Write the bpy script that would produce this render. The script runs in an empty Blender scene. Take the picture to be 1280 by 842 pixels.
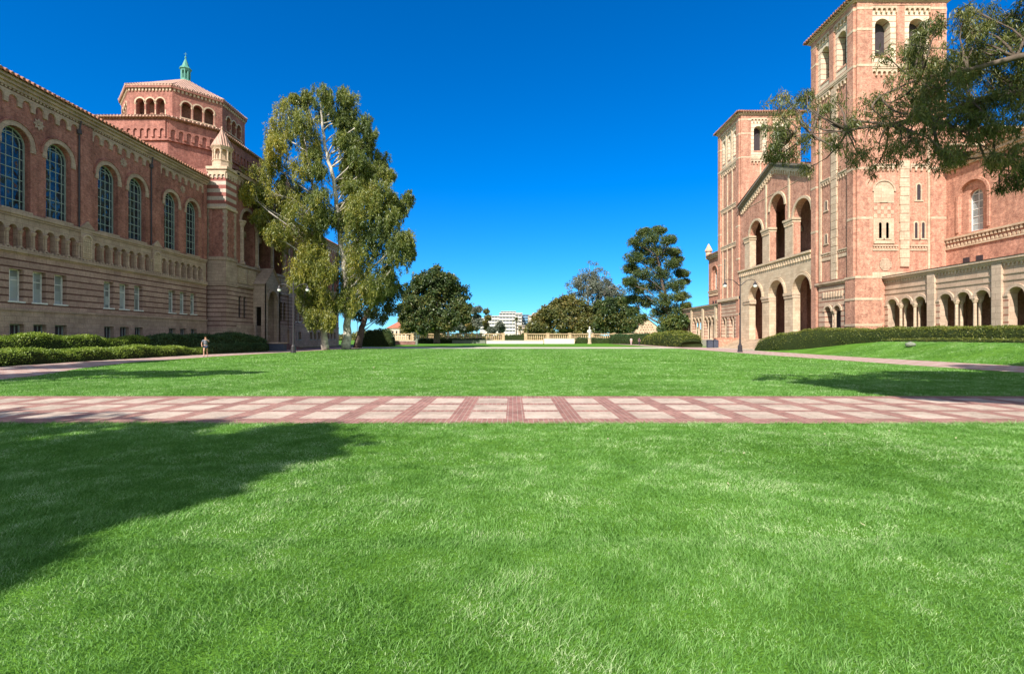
import bpy, bmesh, math, random
import numpy as np
from mathutils import Vector, Matrix
from mathutils.geometry import tessellate_polygon
PI = math.pi
rad = math.radians
sc = bpy.context.scene
COL = sc.collection

# ------------------------------------------------------------------ camera, sky, sun, exposure
F = 620.0; CX = 641.0; HY = 422.0; EYE = 1.7
cd = bpy.data.cameras.new('camera'); cam = bpy.data.objects.new('camera', cd); COL.objects.link(cam)
cd.sensor_width = 36; cd.lens = F / 1280 * 36; cd.clip_start = 0.1; cd.clip_end = 6000
cam.location = (0, 0, EYE); cam.rotation_euler = (rad(90), 0, 0)
cd.shift_x = -(CX - 640) / 1280; cd.shift_y = (HY - 421) / 1280
sc.camera = cam

SUN_AZ = 24.0      # degrees the sun stands to the left of straight behind the camera
SUN_EL = 41.0
w = bpy.data.worlds.new('World'); sc.world = w; w.use_nodes = True
nt = w.node_tree; nt.nodes.clear()
sky = nt.nodes.new('ShaderNodeTexSky'); sky.sky_type = 'NISHITA'; sky.sun_disc = False
sky.sun_elevation = rad(SUN_EL); sky.sun_rotation = rad(180 + SUN_AZ)
sky.air_density = 1.0; sky.dust_density = 0.1; sky.ozone_density = 3.0; sky.altitude = 300
# the sky away from the sun is a deep clear blue, paler round the sun's side of the sky
hs = nt.nodes.new('ShaderNodeHueSaturation'); hs.inputs['Saturation'].default_value = 0.55; hs.inputs['Value'].default_value = 0.80
nt.links.new(sky.outputs[0], hs.inputs['Color'])
deep = nt.nodes.new('ShaderNodeMix'); deep.data_type = 'RGBA'; deep.blend_type = 'MULTIPLY'; deep.inputs[0].default_value = 1
deep.inputs[7].default_value = (0.25, 0.50, 0.80, 1); nt.links.new(sky.outputs[0], deep.inputs[6])
gm = nt.nodes.new('ShaderNodeHueSaturation'); gm.inputs['Saturation'].default_value = 1.12; nt.links.new(deep.outputs[2], gm.inputs['Color'])
tc = nt.nodes.new('ShaderNodeTexCoord'); sxyz = nt.nodes.new('ShaderNodeSeparateXYZ'); nt.links.new(tc.outputs['Generated'], sxyz.inputs[0])
mr = nt.nodes.new('ShaderNodeMapRange'); mr.interpolation_type = 'SMOOTHSTEP'; mr.inputs['From Min'].default_value = 0.10; mr.inputs['From Max'].default_value = 0.58
nt.links.new(sxyz.outputs[1], mr.inputs['Value'])
smix = nt.nodes.new('ShaderNodeMix'); smix.data_type = 'RGBA'; nt.links.new(mr.outputs[0], smix.inputs[0]); nt.links.new(hs.outputs[0], smix.inputs[6]); nt.links.new(gm.outputs[0], smix.inputs[7])
bg = nt.nodes.new('ShaderNodeBackground'); bg.inputs[1].default_value = 0.135
wo = nt.nodes.new('ShaderNodeOutputWorld')
nt.links.new(smix.outputs[2], bg.inputs[0]); nt.links.new(bg.outputs[0], wo.inputs[0])
sl = bpy.data.lights.new('sun', 'SUN'); sl.energy = 4.6; sl.angle = rad(0.53); sl.color = (1.0, 0.93, 0.83)
so = bpy.data.objects.new('sun', sl); COL.objects.link(so)
az, el = rad(SUN_AZ), rad(SUN_EL)
sdir = Vector((math.sin(az) * math.cos(el), math.cos(az) * math.cos(el), -math.sin(el)))
so.rotation_euler = sdir.to_track_quat('-Z', 'Y').to_euler()
so.location = (-20, -40, 60)
vs = sc.view_settings; vs.view_transform = 'Standard'; vs.look = 'None'; vs.gamma = 1; vs.exposure = 0.8
try: vs.use_curve_mapping = False
except Exception: pass

# ------------------------------------------------------------------ helpers
def at(px, py, Y):
    return Vector(((px - CX) / F * Y, Y, EYE + (HY - py) / F * Y))

class NT:
    def __init__(s, name):
        s.m = bpy.data.materials.new(name); s.m.use_nodes = True
        s.t = s.m.node_tree; s.t.nodes.clear()
        s.out = s.n('ShaderNodeOutputMaterial')
    def n(s, typ, **kw):
        nd = s.t.nodes.new(typ)
        for k, v in kw.items(): setattr(nd, k, v)
        return nd
    def l(s, a, b): s.t.links.new(a, b)
    def math(s, op, a, b=None, c=None):
        nd = s.n('ShaderNodeMath', operation=op)
        for i, v in enumerate((a, b, c)):
            if v is None: continue
            if isinstance(v, (int, float)): nd.inputs[i].default_value = v
            else: s.l(v, nd.inputs[i])
        return nd.outputs[0]
    def mix(s, fac, a, b, mode='MIX'):
        nd = s.n('ShaderNodeMix', data_type='RGBA', blend_type=mode)
        for sock, v in ((nd.inputs[0], fac), (nd.inputs[6], a), (nd.inputs[7], b)):
            if isinstance(v, (int, float)): sock.default_value = v
            elif isinstance(v, tuple): sock.default_value = (*v, 1)
            else: s.l(v, sock)
        return nd.outputs[2]
    def noise(s, vec, scale, detail=4, rough=0.6):
        nd = s.n('ShaderNodeTexNoise'); nd.inputs['Scale'].default_value = scale
        nd.inputs['Detail'].default_value = detail; nd.inputs['Roughness'].default_value = rough
        if vec is not None: s.l(vec, nd.inputs['Vector'])
        return nd.outputs['Fac']
    def ramp(s, fac, stops):
        nd = s.n('ShaderNodeValToRGB'); e = nd.color_ramp.elements
        while len(e) < len(stops): e.new(0.5)
        for i, (p, c) in enumerate(stops):
            e[i].position = p; e[i].color = (*c, 1) if len(c) == 3 else c
        s.l(fac, nd.inputs[0]); return nd.outputs[0]
    def pos(s): return s.n('ShaderNodeNewGeometry').outputs['Position']
    def island(s): return s.n('ShaderNodeNewGeometry').outputs['Random Per Island']
    def wallvec(s):
        sp = s.n('ShaderNodeSeparateXYZ'); s.l(s.pos(), sp.inputs[0])
        cb = s.n('ShaderNodeCombineXYZ'); s.l(s.math('ADD', sp.outputs[0], sp.outputs[1]), cb.inputs[0]); s.l(sp.outputs[2], cb.inputs[1])
        return cb.outputs[0], sp.outputs[0], sp.outputs[1], sp.outputs[2]
    def pbr(s, col, rough=0.85, spec=0.2, metal=0, bump=None, bstr=0.3, bdist=0.02):
        p = s.n('ShaderNodeBsdfPrincipled')
        if isinstance(col, tuple): p.inputs['Base Color'].default_value = (*col, 1)
        else: s.l(col, p.inputs['Base Color'])
        if isinstance(rough, (int, float)): p.inputs['Roughness'].default_value = rough
        else: s.l(rough, p.inputs['Roughness'])
        p.inputs['Specular IOR Level'].default_value = spec; p.inputs['Metallic'].default_value = metal
        if bump is not None:
            b = s.n('ShaderNodeBump'); b.inputs['Strength'].default_value = bstr; b.inputs['Distance'].default_value = bdist
            s.l(bump, b.inputs['Height']); s.l(b.outputs[0], p.inputs['Normal'])
        s.l(p.outputs[0], s.out.inputs[0]); return s.m

def brick_mat(name, c1, c2, mortar, stain=(0.6, 1.25), bw=0.26, bh=0.09):
    k = NT(name); v, x, y, z = k.wallvec()
    b = k.n('ShaderNodeTexBrick'); k.l(v, b.inputs['Vector'])
    b.inputs['Scale'].default_value = 1; b.inputs['Brick Width'].default_value = bw; b.inputs['Row Height'].default_value = bh
    b.inputs['Mortar Size'].default_value = 0.009; b.inputs['Mortar Smooth'].default_value = 0.3
    b.inputs['Color1'].default_value = (*c1, 1); b.inputs['Color2'].default_value = (*c2, 1); b.inputs['Mortar'].default_value = (*mortar, 1)
    n1 = k.noise(k.pos(), 0.35, 5, 0.65); n2 = k.noise(k.pos(), 5.0, 3, 0.8)
    st = k.ramp(n1, [(0.3, (stain[0],) * 3), (0.7, (stain[1],) * 3)])
    s2 = k.ramp(n2, [(0.3, (0.62, 0.60, 0.62)), (0.7, (1.3, 1.28, 1.22))])
    c = k.mix(0.8, b.outputs['Color'], st, 'MULTIPLY'); c = k.mix(0.9, c, s2, 'MULTIPLY')
    n5 = k.noise(k.pos(), 1.7, 4, 0.75)
    c = k.mix(0.9, c, k.ramp(n5, [(0.32, (0.70, 0.66, 0.66)), (0.5, (1, 1, 1)), (0.68, (1.16, 1.22, 1.24))]), 'MULTIPLY')
    # rain streaks running down the wall
    cb = k.n('ShaderNodeCombineXYZ'); k.l(k.math('MULTIPLY', k.math('ADD', x, y), 1.6), cb.inputs[0]); k.l(k.math('MULTIPLY', z, 0.12), cb.inputs[1])
    n3 = k.noise(cb.outputs[0], 1.0, 4, 0.7)
    c = k.mix(0.45, c, k.ramp(n3, [(0.35, (0.55, 0.53, 0.53)), (0.6, (1.15, 1.15, 1.15))]), 'MULTIPLY')
    return k.pbr(c, 0.9, 0.15, bump=b.outputs['Fac'], bstr=-0.4, bdist=0.01)

def stone_mat(name, c1, c2, joint, bw=0.9, bh=0.42, var=(0.72, 1.2), js=0.012):
    k = NT(name); v, x, y, z = k.wallvec()
    b = k.n('ShaderNodeTexBrick'); k.l(v, b.inputs['Vector'])
    b.inputs['Scale'].default_value = 1; b.inputs['Brick Width'].default_value = bw; b.inputs['Row Height'].default_value = bh
    b.inputs['Mortar Size'].default_value = js
    b.inputs['Color1'].default_value = (*c1, 1); b.inputs['Color2'].default_value = (*c2, 1); b.inputs['Mortar'].default_value = (*joint, 1)
    n1 = k.noise(k.pos(), 0.8, 6, 0.7); n2 = k.noise(k.pos(), 9.0, 4, 0.7)
    c = k.mix(1, b.outputs['Color'], k.ramp(n1, [(0.3, (var[0],) * 3), (0.7, (var[1],) * 3)]), 'MULTIPLY')
    c = k.mix(0.8, c, k.ramp(n2, [(0.3, (0.75, 0.74, 0.72)), (0.7, (1.15, 1.15, 1.15))]), 'MULTIPLY')
    return k.pbr(c, 0.85, 0.2, bump=n2, bstr=0.3, bdist=0.02)

def band_mat(name, sa, sb, line, period, frac, off=0.0, bw=0.85):
    """courses of stone with thinner courses of brick between them"""
    k = NT(name); v, x, y, z = k.wallvec()
    fr = k.math('FRACT', k.math('DIVIDE', k.math('ADD', z, off), period))
    row = k.math('FLOOR', k.math('DIVIDE', k.math('ADD', z, off), period))
    mask = k.math('LESS_THAN', fr, frac)
    # a random tint for every block of stone
    u = k.math('ADD', k.math('DIVIDE', k.math('ADD', x, y), bw), k.math('MULTIPLY', row, 0.37))
    cb = k.n('ShaderNodeCombineXYZ'); k.l(k.math('FLOOR', u), cb.inputs[0]); k.l(row, cb.inputs[1])
    wn = k.n('ShaderNodeTexWhiteNoise', noise_dimensions='2D'); k.l(cb.outputs[0], wn.inputs['Vector'])
    stone = k.mix(wn.outputs['Value'], sa, sb)
    j = k.math('LESS_THAN', k.math('FRACT', u), 0.03)
    stone = k.mix(j, stone, tuple(a * 0.6 for a in sa))
    n2 = k.noise(k.pos(), 7.0, 4, 0.7); n1 = k.noise(k.pos(), 0.5, 5, 0.7)
    c = k.mix(mask, line, stone)
    c = k.mix(0.9, c, k.ramp(n2, [(0.3, (0.72, 0.71, 0.70)), (0.7, (1.18, 1.18, 1.18))]), 'MULTIPLY')
    c = k.mix(0.8, c, k.ramp(n1, [(0.3, (0.7, 0.68, 0.68)), (0.7, (1.15, 1.15, 1.15))]), 'MULTIPLY')
    return k.pbr(c, 0.88, 0.15, bump=mask, bstr=-0.5, bdist=0.02)

def plain_mat(name, c, rough=0.7, spec=0.3, metal=0, var=0.25, scale=6):
    k = NT(name); n = k.noise(k.pos(), scale, 5, 0.65)
    a = tuple(x * (1 - var) for x in c); b = tuple(x * (1 + var) for x in c)
    return k.pbr(k.ramp(n, [(0.3, a), (0.7, b)]), rough, spec, metal)

def leaf_mat(name, stops, nscale=0.35, trans=0.3, patch=0.5):
    """foliage: every leaf its own tint, and patches of lighter and darker leaves"""
    k = NT(name); n = k.noise(k.pos(), nscale, 3, 0.6)
    f = k.math('ADD', k.math('MULTIPLY', k.island(), 1 - patch), k.math('MULTIPLY', k.ramp(n, [(0.3, (0, 0, 0)), (0.7, (1, 1, 1))]), patch))
    c = k.ramp(f, stops)
    d = k.n('ShaderNodeBsdfDiffuse'); k.l(c, d.inputs[0])
    t = k.n('ShaderNodeBsdfTranslucent'); k.l(k.mix(1, c, (1.0, 1.15, 0.6), 'MULTIPLY'), t.inputs[0])
    g = k.n('ShaderNodeBsdfGlossy'); g.inputs['Roughness'].default_value = 0.45; g.inputs[0].default_value = (0.6, 0.65, 0.6, 1)
    m1 = k.n('ShaderNodeMixShader'); m1.inputs[0].default_value = trans; k.l(d.outputs[0], m1.inputs[1]); k.l(t.outputs[0], m1.inputs[2])
    m2 = k.n('ShaderNodeMixShader'); m2.inputs[0].default_value = 0.05; k.l(m1.outputs[0], m2.inputs[1]); k.l(g.outputs[0], m2.inputs[2])
    k.l(m2.outputs[0], k.out.inputs[0]); return k.m

M = {}
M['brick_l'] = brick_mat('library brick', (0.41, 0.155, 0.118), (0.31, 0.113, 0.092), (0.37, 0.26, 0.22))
M['brick_r'] = brick_mat('hall brick', (0.57, 0.275, 0.190), (0.44, 0.195, 0.135), (0.60, 0.43, 0.33), (0.8, 1.15))
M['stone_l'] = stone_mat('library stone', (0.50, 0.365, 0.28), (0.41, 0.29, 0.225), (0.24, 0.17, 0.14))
M['stone_r'] = stone_mat('hall stone', (0.66, 0.52, 0.37), (0.56, 0.42, 0.29), (0.40, 0.28, 0.20), var=(0.78, 1.15))
M['stone_pale'] = stone_mat('pale cast stone', (0.66, 0.51, 0.37), (0.57, 0.42, 0.30), (0.42, 0.29, 0.21), 0.6, 0.35, (0.75, 1.12))
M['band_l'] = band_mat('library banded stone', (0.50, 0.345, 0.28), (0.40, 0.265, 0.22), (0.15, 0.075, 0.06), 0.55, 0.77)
M['band_r'] = band_mat('hall banded stone', (0.62, 0.46, 0.34), (0.52, 0.36, 0.26), (0.34, 0.17, 0.12), 0.62, 0.72)
M['stripe_r'] = band_mat('belfry striped stone', (0.76, 0.66, 0.50), (0.68, 0.56, 0.42), (0.40, 0.22, 0.16), 0.66, 0.86, 0.2)
M['stripe_t'] = band_mat('turret striped stone', (0.60, 0.50, 0.42), (0.52, 0.42, 0.36), (0.34, 0.13, 0.11), 0.95, 0.5, 0.1)
M['copper'] = plain_mat('green copper', (0.10, 0.29, 0.23), 0.6, 0.3)
M['dark'] = plain_mat('dark interior', (0.035, 0.028, 0.028), 0.9, 0.1)
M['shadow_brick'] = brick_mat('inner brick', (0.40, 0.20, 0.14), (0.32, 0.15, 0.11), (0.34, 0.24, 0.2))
M['frame_l'] = plain_mat('painted window frame', (0.27, 0.33, 0.31), 0.5, 0.4)
M['frame_w'] = plain_mat('white window frame', (0.72, 0.72, 0.68), 0.5, 0.4)
M['metal'] = plain_mat('dark iron', (0.035, 0.03, 0.035), 0.45, 0.5)
M['bin'] = plain_mat('dark blue grey bin', (0.06, 0.07, 0.10), 0.6, 0.3)
M['lampglass'] = plain_mat('lamp glass', (0.85, 0.85, 0.82), 0.2, 0.6)
M['bark_pale'] = plain_mat('pale smooth bark', (0.46, 0.41, 0.35), 0.85, 0.2, 0, 0.6, 1.6)
M['bark_dark'] = plain_mat('dark bark', (0.13, 0.10, 0.08), 0.9, 0.1, 0, 0.4, 4)
M['white'] = plain_mat('white concrete', (0.62, 0.59, 0.54), 0.8, 0.2, 0, 0.08, 1)
M['tan'] = plain_mat('tan plaster', (0.62, 0.50, 0.38), 0.8, 0.2, 0, 0.12, 1)
M['balu'] = plain_mat('sandstone balustrade', (0.50, 0.36, 0.22), 0.85, 0.2, 0, 0.3, 1.2)
M['opening_dark'] = plain_mat('dark of openings and vents', (0.05, 0.04, 0.045), 0.7, 0.2)  # dark tone standing for shade within openings; also the vent grilles
M['rock'] = plain_mat('rock', (0.20, 0.22, 0.17), 0.9, 0.2, 0, 0.5, 9)
M['fallen'] = plain_mat('dry pale leaf', (0.46, 0.42, 0.26), 0.8, 0.2)
M['soil'] = plain_mat('soil', (0.17, 0.11, 0.07), 0.95, 0.1, 0, 0.5, 5)

def glass_mat(name, c, rough=0.06, spec=0.9):
    k = NT(name); v, x, y, z = k.wallvec()
    sn = k.n('ShaderNodeVectorMath', operation='SNAP'); k.l(v, sn.inputs[0]); sn.inputs[1].default_value = (0.52, 0.8, 1)
    wn = k.n('ShaderNodeTexWhiteNoise', noise_dimensions='2D'); k.l(sn.outputs[0], wn.inputs['Vector'])
    col = k.mix(wn.outputs['Value'], c, tuple(a * 2.6 for a in c))
    n = k.noise(sn.outputs[0], 3.7, 2, 0.5)
    return k.pbr(col, rough, spec, 0, bump=k.noise(k.pos(), 0.8, 2, 0.5), bstr=0.7, bdist=0.25)
M['glass'] = glass_mat('dark window glass', (0.008, 0.014, 0.022), 0.06, 0.55)
M['glass_blind'] = glass_mat('window glass with blinds', (0.16, 0.18, 0.18), 0.2, 0.5)

def tile_mat(name, c1, c2):
    k = NT(name); v, x, y, z = k.wallvec()
    n = k.noise(k.pos(), 6, 4, 0.7); n2 = k.noise(k.pos(), 0.7, 3, 0.6)
    c = k.mix(n, c1, c2); c = k.mix(0.7, c, k.ramp(n2, [(0.3, (0.7,) * 3), (0.7, (1.2,) * 3)]), 'MULTIPLY')
    wv = k.math('SINE', k.math('MULTIPLY', k.math('ADD', x, y), 2 * PI / 0.4))
    return k.pbr(c, 0.85, 0.2, bump=wv, bstr=0.9, bdist=0.06)
M['tile'] = tile_mat('clay roof tile', (0.42, 0.20, 0.12), (0.28, 0.14, 0.10))
M['tile_pale'] = tile_mat('weathered pale roof tile', (0.55, 0.36, 0.28), (0.42, 0.25, 0.19))

# ---- ground materials
def grass_ground():
    k = NT('lawn soil and thatch'); p = k.pos()
    n1 = k.noise(p, 0.22, 5, 0.6); n2 = k.noise(p, 3.0, 6, 0.75); n3 = k.noise(p, 40.0, 3, 0.8)
    c = k.ramp(n1, [(0.3, (0.070, 0.175, 0.018)), (0.55, (0.105, 0.245, 0.030)), (0.75, (0.150, 0.320, 0.050))])
    c = k.mix(0.9, c, k.ramp(n2, [(0.28, (0.55, 0.6, 0.5)), (0.72, (1.45, 1.35, 1.4))]), 'MULTIPLY')
    c = k.mix(0.8, c, k.ramp(n3, [(0.3, (0.5, 0.55, 0.5)), (0.7, (1.5, 1.4, 1.5))]), 'MULTIPLY')
    return k.pbr(c, 0.95, 0.05, bump=n3, bstr=0.8, bdist=0.03)
M['lawn'] = grass_ground()

def blade_mat():
    k = NT('grass blades'); p = k.pos()
    r = k.island(); n = k.noise(p, 0.55, 4, 0.65); n2 = k.noise(p, 2.2, 3, 0.6)
    f = k.math('ADD', k.math('MULTIPLY', r, 0.42), k.math('MULTIPLY', k.ramp(n, [(0.3, (0, 0, 0)), (0.7, (1, 1, 1))]), 0.33))
    f = k.math('ADD', f, k.math('MULTIPLY', k.ramp(n2, [(0.3, (0, 0, 0)), (0.7, (1, 1, 1))]), 0.22))
    c = k.ramp(f, [(0.10, (0.060, 0.170, 0.018)), (0.38, (0.125, 0.300, 0.045)), (0.60, (0.215, 0.425, 0.100)), (0.80, (0.55, 0.68, 0.36))])
    d = k.n('ShaderNodeBsdfDiffuse'); k.l(c, d.inputs[0])
    t = k.n('ShaderNodeBsdfTranslucent'); k.l(c, t.inputs[0])
    g = k.n('ShaderNodeBsdfGlossy'); g.inputs['Roughness'].default_value = 0.55; g.inputs[0].default_value = (0.7, 0.75, 0.7, 1)
    m1 = k.n('ShaderNodeMixShader'); m1.inputs[0].default_value = 0.35; k.l(d.outputs[0], m1.inputs[1]); k.l(t.outputs[0], m1.inputs[2])
    m2 = k.n('ShaderNodeMixShader'); m2.inputs[0].default_value = 0.03; k.l(m1.outputs[0], m2.inputs[1]); k.l(g.outputs[0], m2.inputs[2])
    k.l(m2.outputs[0], k.out.inputs[0]); return k.m
M['blade'] = blade_mat()

def cross_path_mat():
    """square slabs in three rows framed by bands of brick"""
    k = NT('brick path with square slabs'); sp = k.n('ShaderNodeSeparateXYZ'); k.l(k.pos(), sp.inputs[0]); x, y = sp.outputs[0], sp.outputs[1]
    fx = k.math('FRACT', k.math('DIVIDE', k.math('ADD', x, 100 * 1.19 - 0.26), 1.19))       # slab from 0 to .65
    mx = k.math('LESS_THAN', fx, 0.66)
    rows = None
    for a, b in ((10.40, 11.34), (11.60, 12.50), (12.82, 13.86)):
        m = k.math('MULTIPLY', k.math('GREATER_THAN', y, a), k.math('LESS_THAN', y, b))
        rows = m if rows is None else k.math('ADD', rows, m)
    slab = k.math('MULTIPLY', mx, rows)
    cb = k.n('ShaderNodeCombineXYZ'); k.l(k.math('FLOOR', k.math('DIVIDE', k.math('ADD', x, 100 * 1.19 - 0.26), 1.19)), cb.inputs[0])
    k.l(k.math('FLOOR', k.math('DIVIDE', y, 1.22)), cb.inputs[1])
    wn = k.n('ShaderNodeTexWhiteNoise', noise_dimensions='2D'); k.l(cb.outputs[0], wn.inputs['Vector'])
    n1 = k.noise(k.pos(), 1.3, 5, 0.7); n2 = k.noise(k.pos(), 30, 4, 0.8)
    slabc = k.mix(wn.outputs['Value'], (0.56, 0.455, 0.375), (0.46, 0.37, 0.30))
    b = k.n('ShaderNodeTexBrick'); k.l(k.pos(), b.inputs['Vector'])
    b.inputs['Scale'].default_value = 1; b.inputs['Brick Width'].default_value = 0.105; b.inputs['Row Height'].default_value = 0.215
    b.inputs['Mortar Size'].default_value = 0.007; b.offset = 0
    b.inputs['Color1'].default_value = (0.38, 0.195, 0.16, 1); b.inputs['Color2'].default_value = (0.28, 0.14, 0.12, 1); b.inputs['Mortar'].default_value = (0.42, 0.33, 0.28, 1)
    bc = b.outputs['Color']
    c = k.mix(slab, bc, slabc)
    n4 = k.noise(k.pos(), 4.5, 5, 0.75); vr = k.n('ShaderNodeTexVoronoi', feature='DISTANCE_TO_EDGE'); vr.inputs['Scale'].default_value = 0.45; k.l(k.pos(), vr.inputs['Vector'])
    c = k.mix(0.85, c, k.ramp(n4, [(0.34, (0.75, 0.72, 0.70)), (0.5, (1, 1, 1)), (0.75, (1.08, 1.07, 1.06))]), 'MULTIPLY')
    c = k.mix(k.math('MULTIPLY', k.math('LESS_THAN', vr.outputs['Distance'], 0.012), k.math('MULTIPLY', slab, 0.12)), c, (0.16, 0.13, 0.11))
    c = k.mix(0.9, c, k.ramp(n1, [(0.3, (0.72, 0.70, 0.69)), (0.7, (1.2, 1.2, 1.2))]), 'MULTIPLY')
    c = k.mix(0.8, c, k.ramp(n2, [(0.3, (0.7,) * 3), (0.7, (1.22,) * 3)]), 'MULTIPLY')
    return k.pbr(c, 0.9, 0.15, bump=n2, bstr=0.4, bdist=0.01)
M['xpath'] = cross_path_mat()

def side_path_mat():
    k = NT('pink concrete and brick path'); sp = k.n('ShaderNodeSeparateXYZ'); k.l(k.pos(), sp.inputs[0]); x, y = sp.outputs[0], sp.outputs[1]
    fx = k.math('FRACT', k.math('DIVIDE', k.math('ADD', x, 200), 1.25)); fy = k.math('FRACT', k.math('DIVIDE', y, 1.19))
    slab = k.math('MULTIPLY', k.math('LESS_THAN', fx, 0.78), k.math('LESS_THAN', fy, 0.66))
    n1 = k.noise(k.pos(), 0.8, 5, 0.7); n2 = k.noise(k.pos(), 20, 4, 0.8)
    c = k.mix(slab, (0.37, 0.20, 0.165), (0.50, 0.42, 0.37))
    c = k.mix(0.9, c, k.ramp(n1, [(0.3, (0.75,) * 3), (0.7, (1.2,) * 3)]), 'MULTIPLY')
    c = k.mix(0.7, c, k.ramp(n2, [(0.3, (0.75,) * 3), (0.7, (1.2,) * 3)]), 'MULTIPLY')
    return k.pbr(c, 0.9, 0.15)
M['spath'] = side_path_mat()
M['plaza_l'] = brick_mat('plaza brick', (0.33, 0.16, 0.14), (0.25, 0.12, 0.11), (0.25, 0.18, 0.16))
M['concrete'] = plain_mat('pale concrete', (0.52, 0.46, 0.38), 0.9, 0.15, 0, 0.15, 2)

# leaf materials
M['euc'] = leaf_mat('eucalyptus leaves', [(0.05, (0.065, 0.095, 0.020)), (0.4, (0.175, 0.200, 0.036)), (0.7, (0.350, 0.310, 0.042)), (0.95, (0.58, 0.42, 0.05))], 0.16, 0.35, 0.55)
M['euc_mid'] = leaf_mat('greener eucalyptus leaves', [(0.05, (0.045, 0.075, 0.022)), (0.45, (0.135, 0.175, 0.036)), (0.75, (0.270, 0.270, 0.045)), (0.97, (0.50, 0.38, 0.06))], 0.16, 0.35, 0.6)
M['euc_low'] = leaf_mat('darker eucalyptus leaves', [(0.05, (0.028, 0.048, 0.020)), (0.5, (0.077, 0.112, 0.036)), (0.95, (0.182, 0.210, 0.059))], 0.25, 0.3)
M['branchleaf'] = leaf_mat('long willow like leaves', [(0.05, (0.035, 0.050, 0.018)), (0.4, (0.095, 0.120, 0.034)), (0.7, (0.185, 0.190, 0.045)), (0.95, (0.36, 0.24, 0.12))], 0.7, 0.3)
M['round'] = leaf_mat('broad dark leaves', [(0.05, (0.018, 0.036, 0.016)), (0.5, (0.060, 0.095, 0.026)), (0.95, (0.19, 0.16, 0.04))], 0.16, 0.2)
M['pine'] = leaf_mat('pine needles', [(0.05, (0.022, 0.050, 0.022)), (0.5, (0.070, 0.110, 0.030)), (0.95, (0.20, 0.20, 0.045))], 0.2, 0.15)
M['bushy'] = leaf_mat('olive evergreen leaves', [(0.05, (0.045, 0.058, 0.020)), (0.5, (0.120, 0.130, 0.034)), (0.95, (0.30, 0.21, 0.06))], 0.12, 0.2)
M['greyleaf'] = leaf_mat('grey green leaves', [(0.05, (0.072, 0.090, 0.072)), (0.95, (0.204, 0.216, 0.156))], 0.2, 0.2)
M['hedge'] = leaf_mat('clipped hedge leaves', [(0.05, (0.080, 0.130, 0.015)), (0.5, (0.200, 0.290, 0.038)), (0.95, (0.38, 0.44, 0.075))], 1.0, 0.25)
M['hedge_r'] = leaf_mat('olive hedge leaves', [(0.05, (0.060, 0.090, 0.014)), (0.5, (0.150, 0.185, 0.030)), (0.95, (0.31, 0.28, 0.055))], 1.0, 0.25)
M['juniper'] = leaf_mat('juniper sprays', [(0.05, (0.023, 0.052, 0.021)), (0.5, (0.052, 0.104, 0.036)), (0.95, (0.111, 0.169, 0.058))], 0.9, 0.15)
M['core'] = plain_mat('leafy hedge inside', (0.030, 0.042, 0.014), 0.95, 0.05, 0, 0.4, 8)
M['palm'] = leaf_mat('palm fronds', [(0.05, (0.05, 0.07, 0.03)), (0.95, (0.16, 0.15, 0.06))], 0.2, 0.2)

def tag(o, label=None, cat=None, group=None, kind=None):
    if label: o['label'] = label
    if cat: o['category'] = cat
    if group: o['group'] = group
    if kind: o['kind'] = kind
    return o

def thing(name, label, cat, loc=(0, 0, 0), group=None, rz=0):
    o = bpy.data.objects.new(name, None); COL.objects.link(o)
    o.location = loc; o.rotation_euler = (0, 0, rz); o.empty_display_size = 0.5
    return tag(o, label, cat, group)

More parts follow.
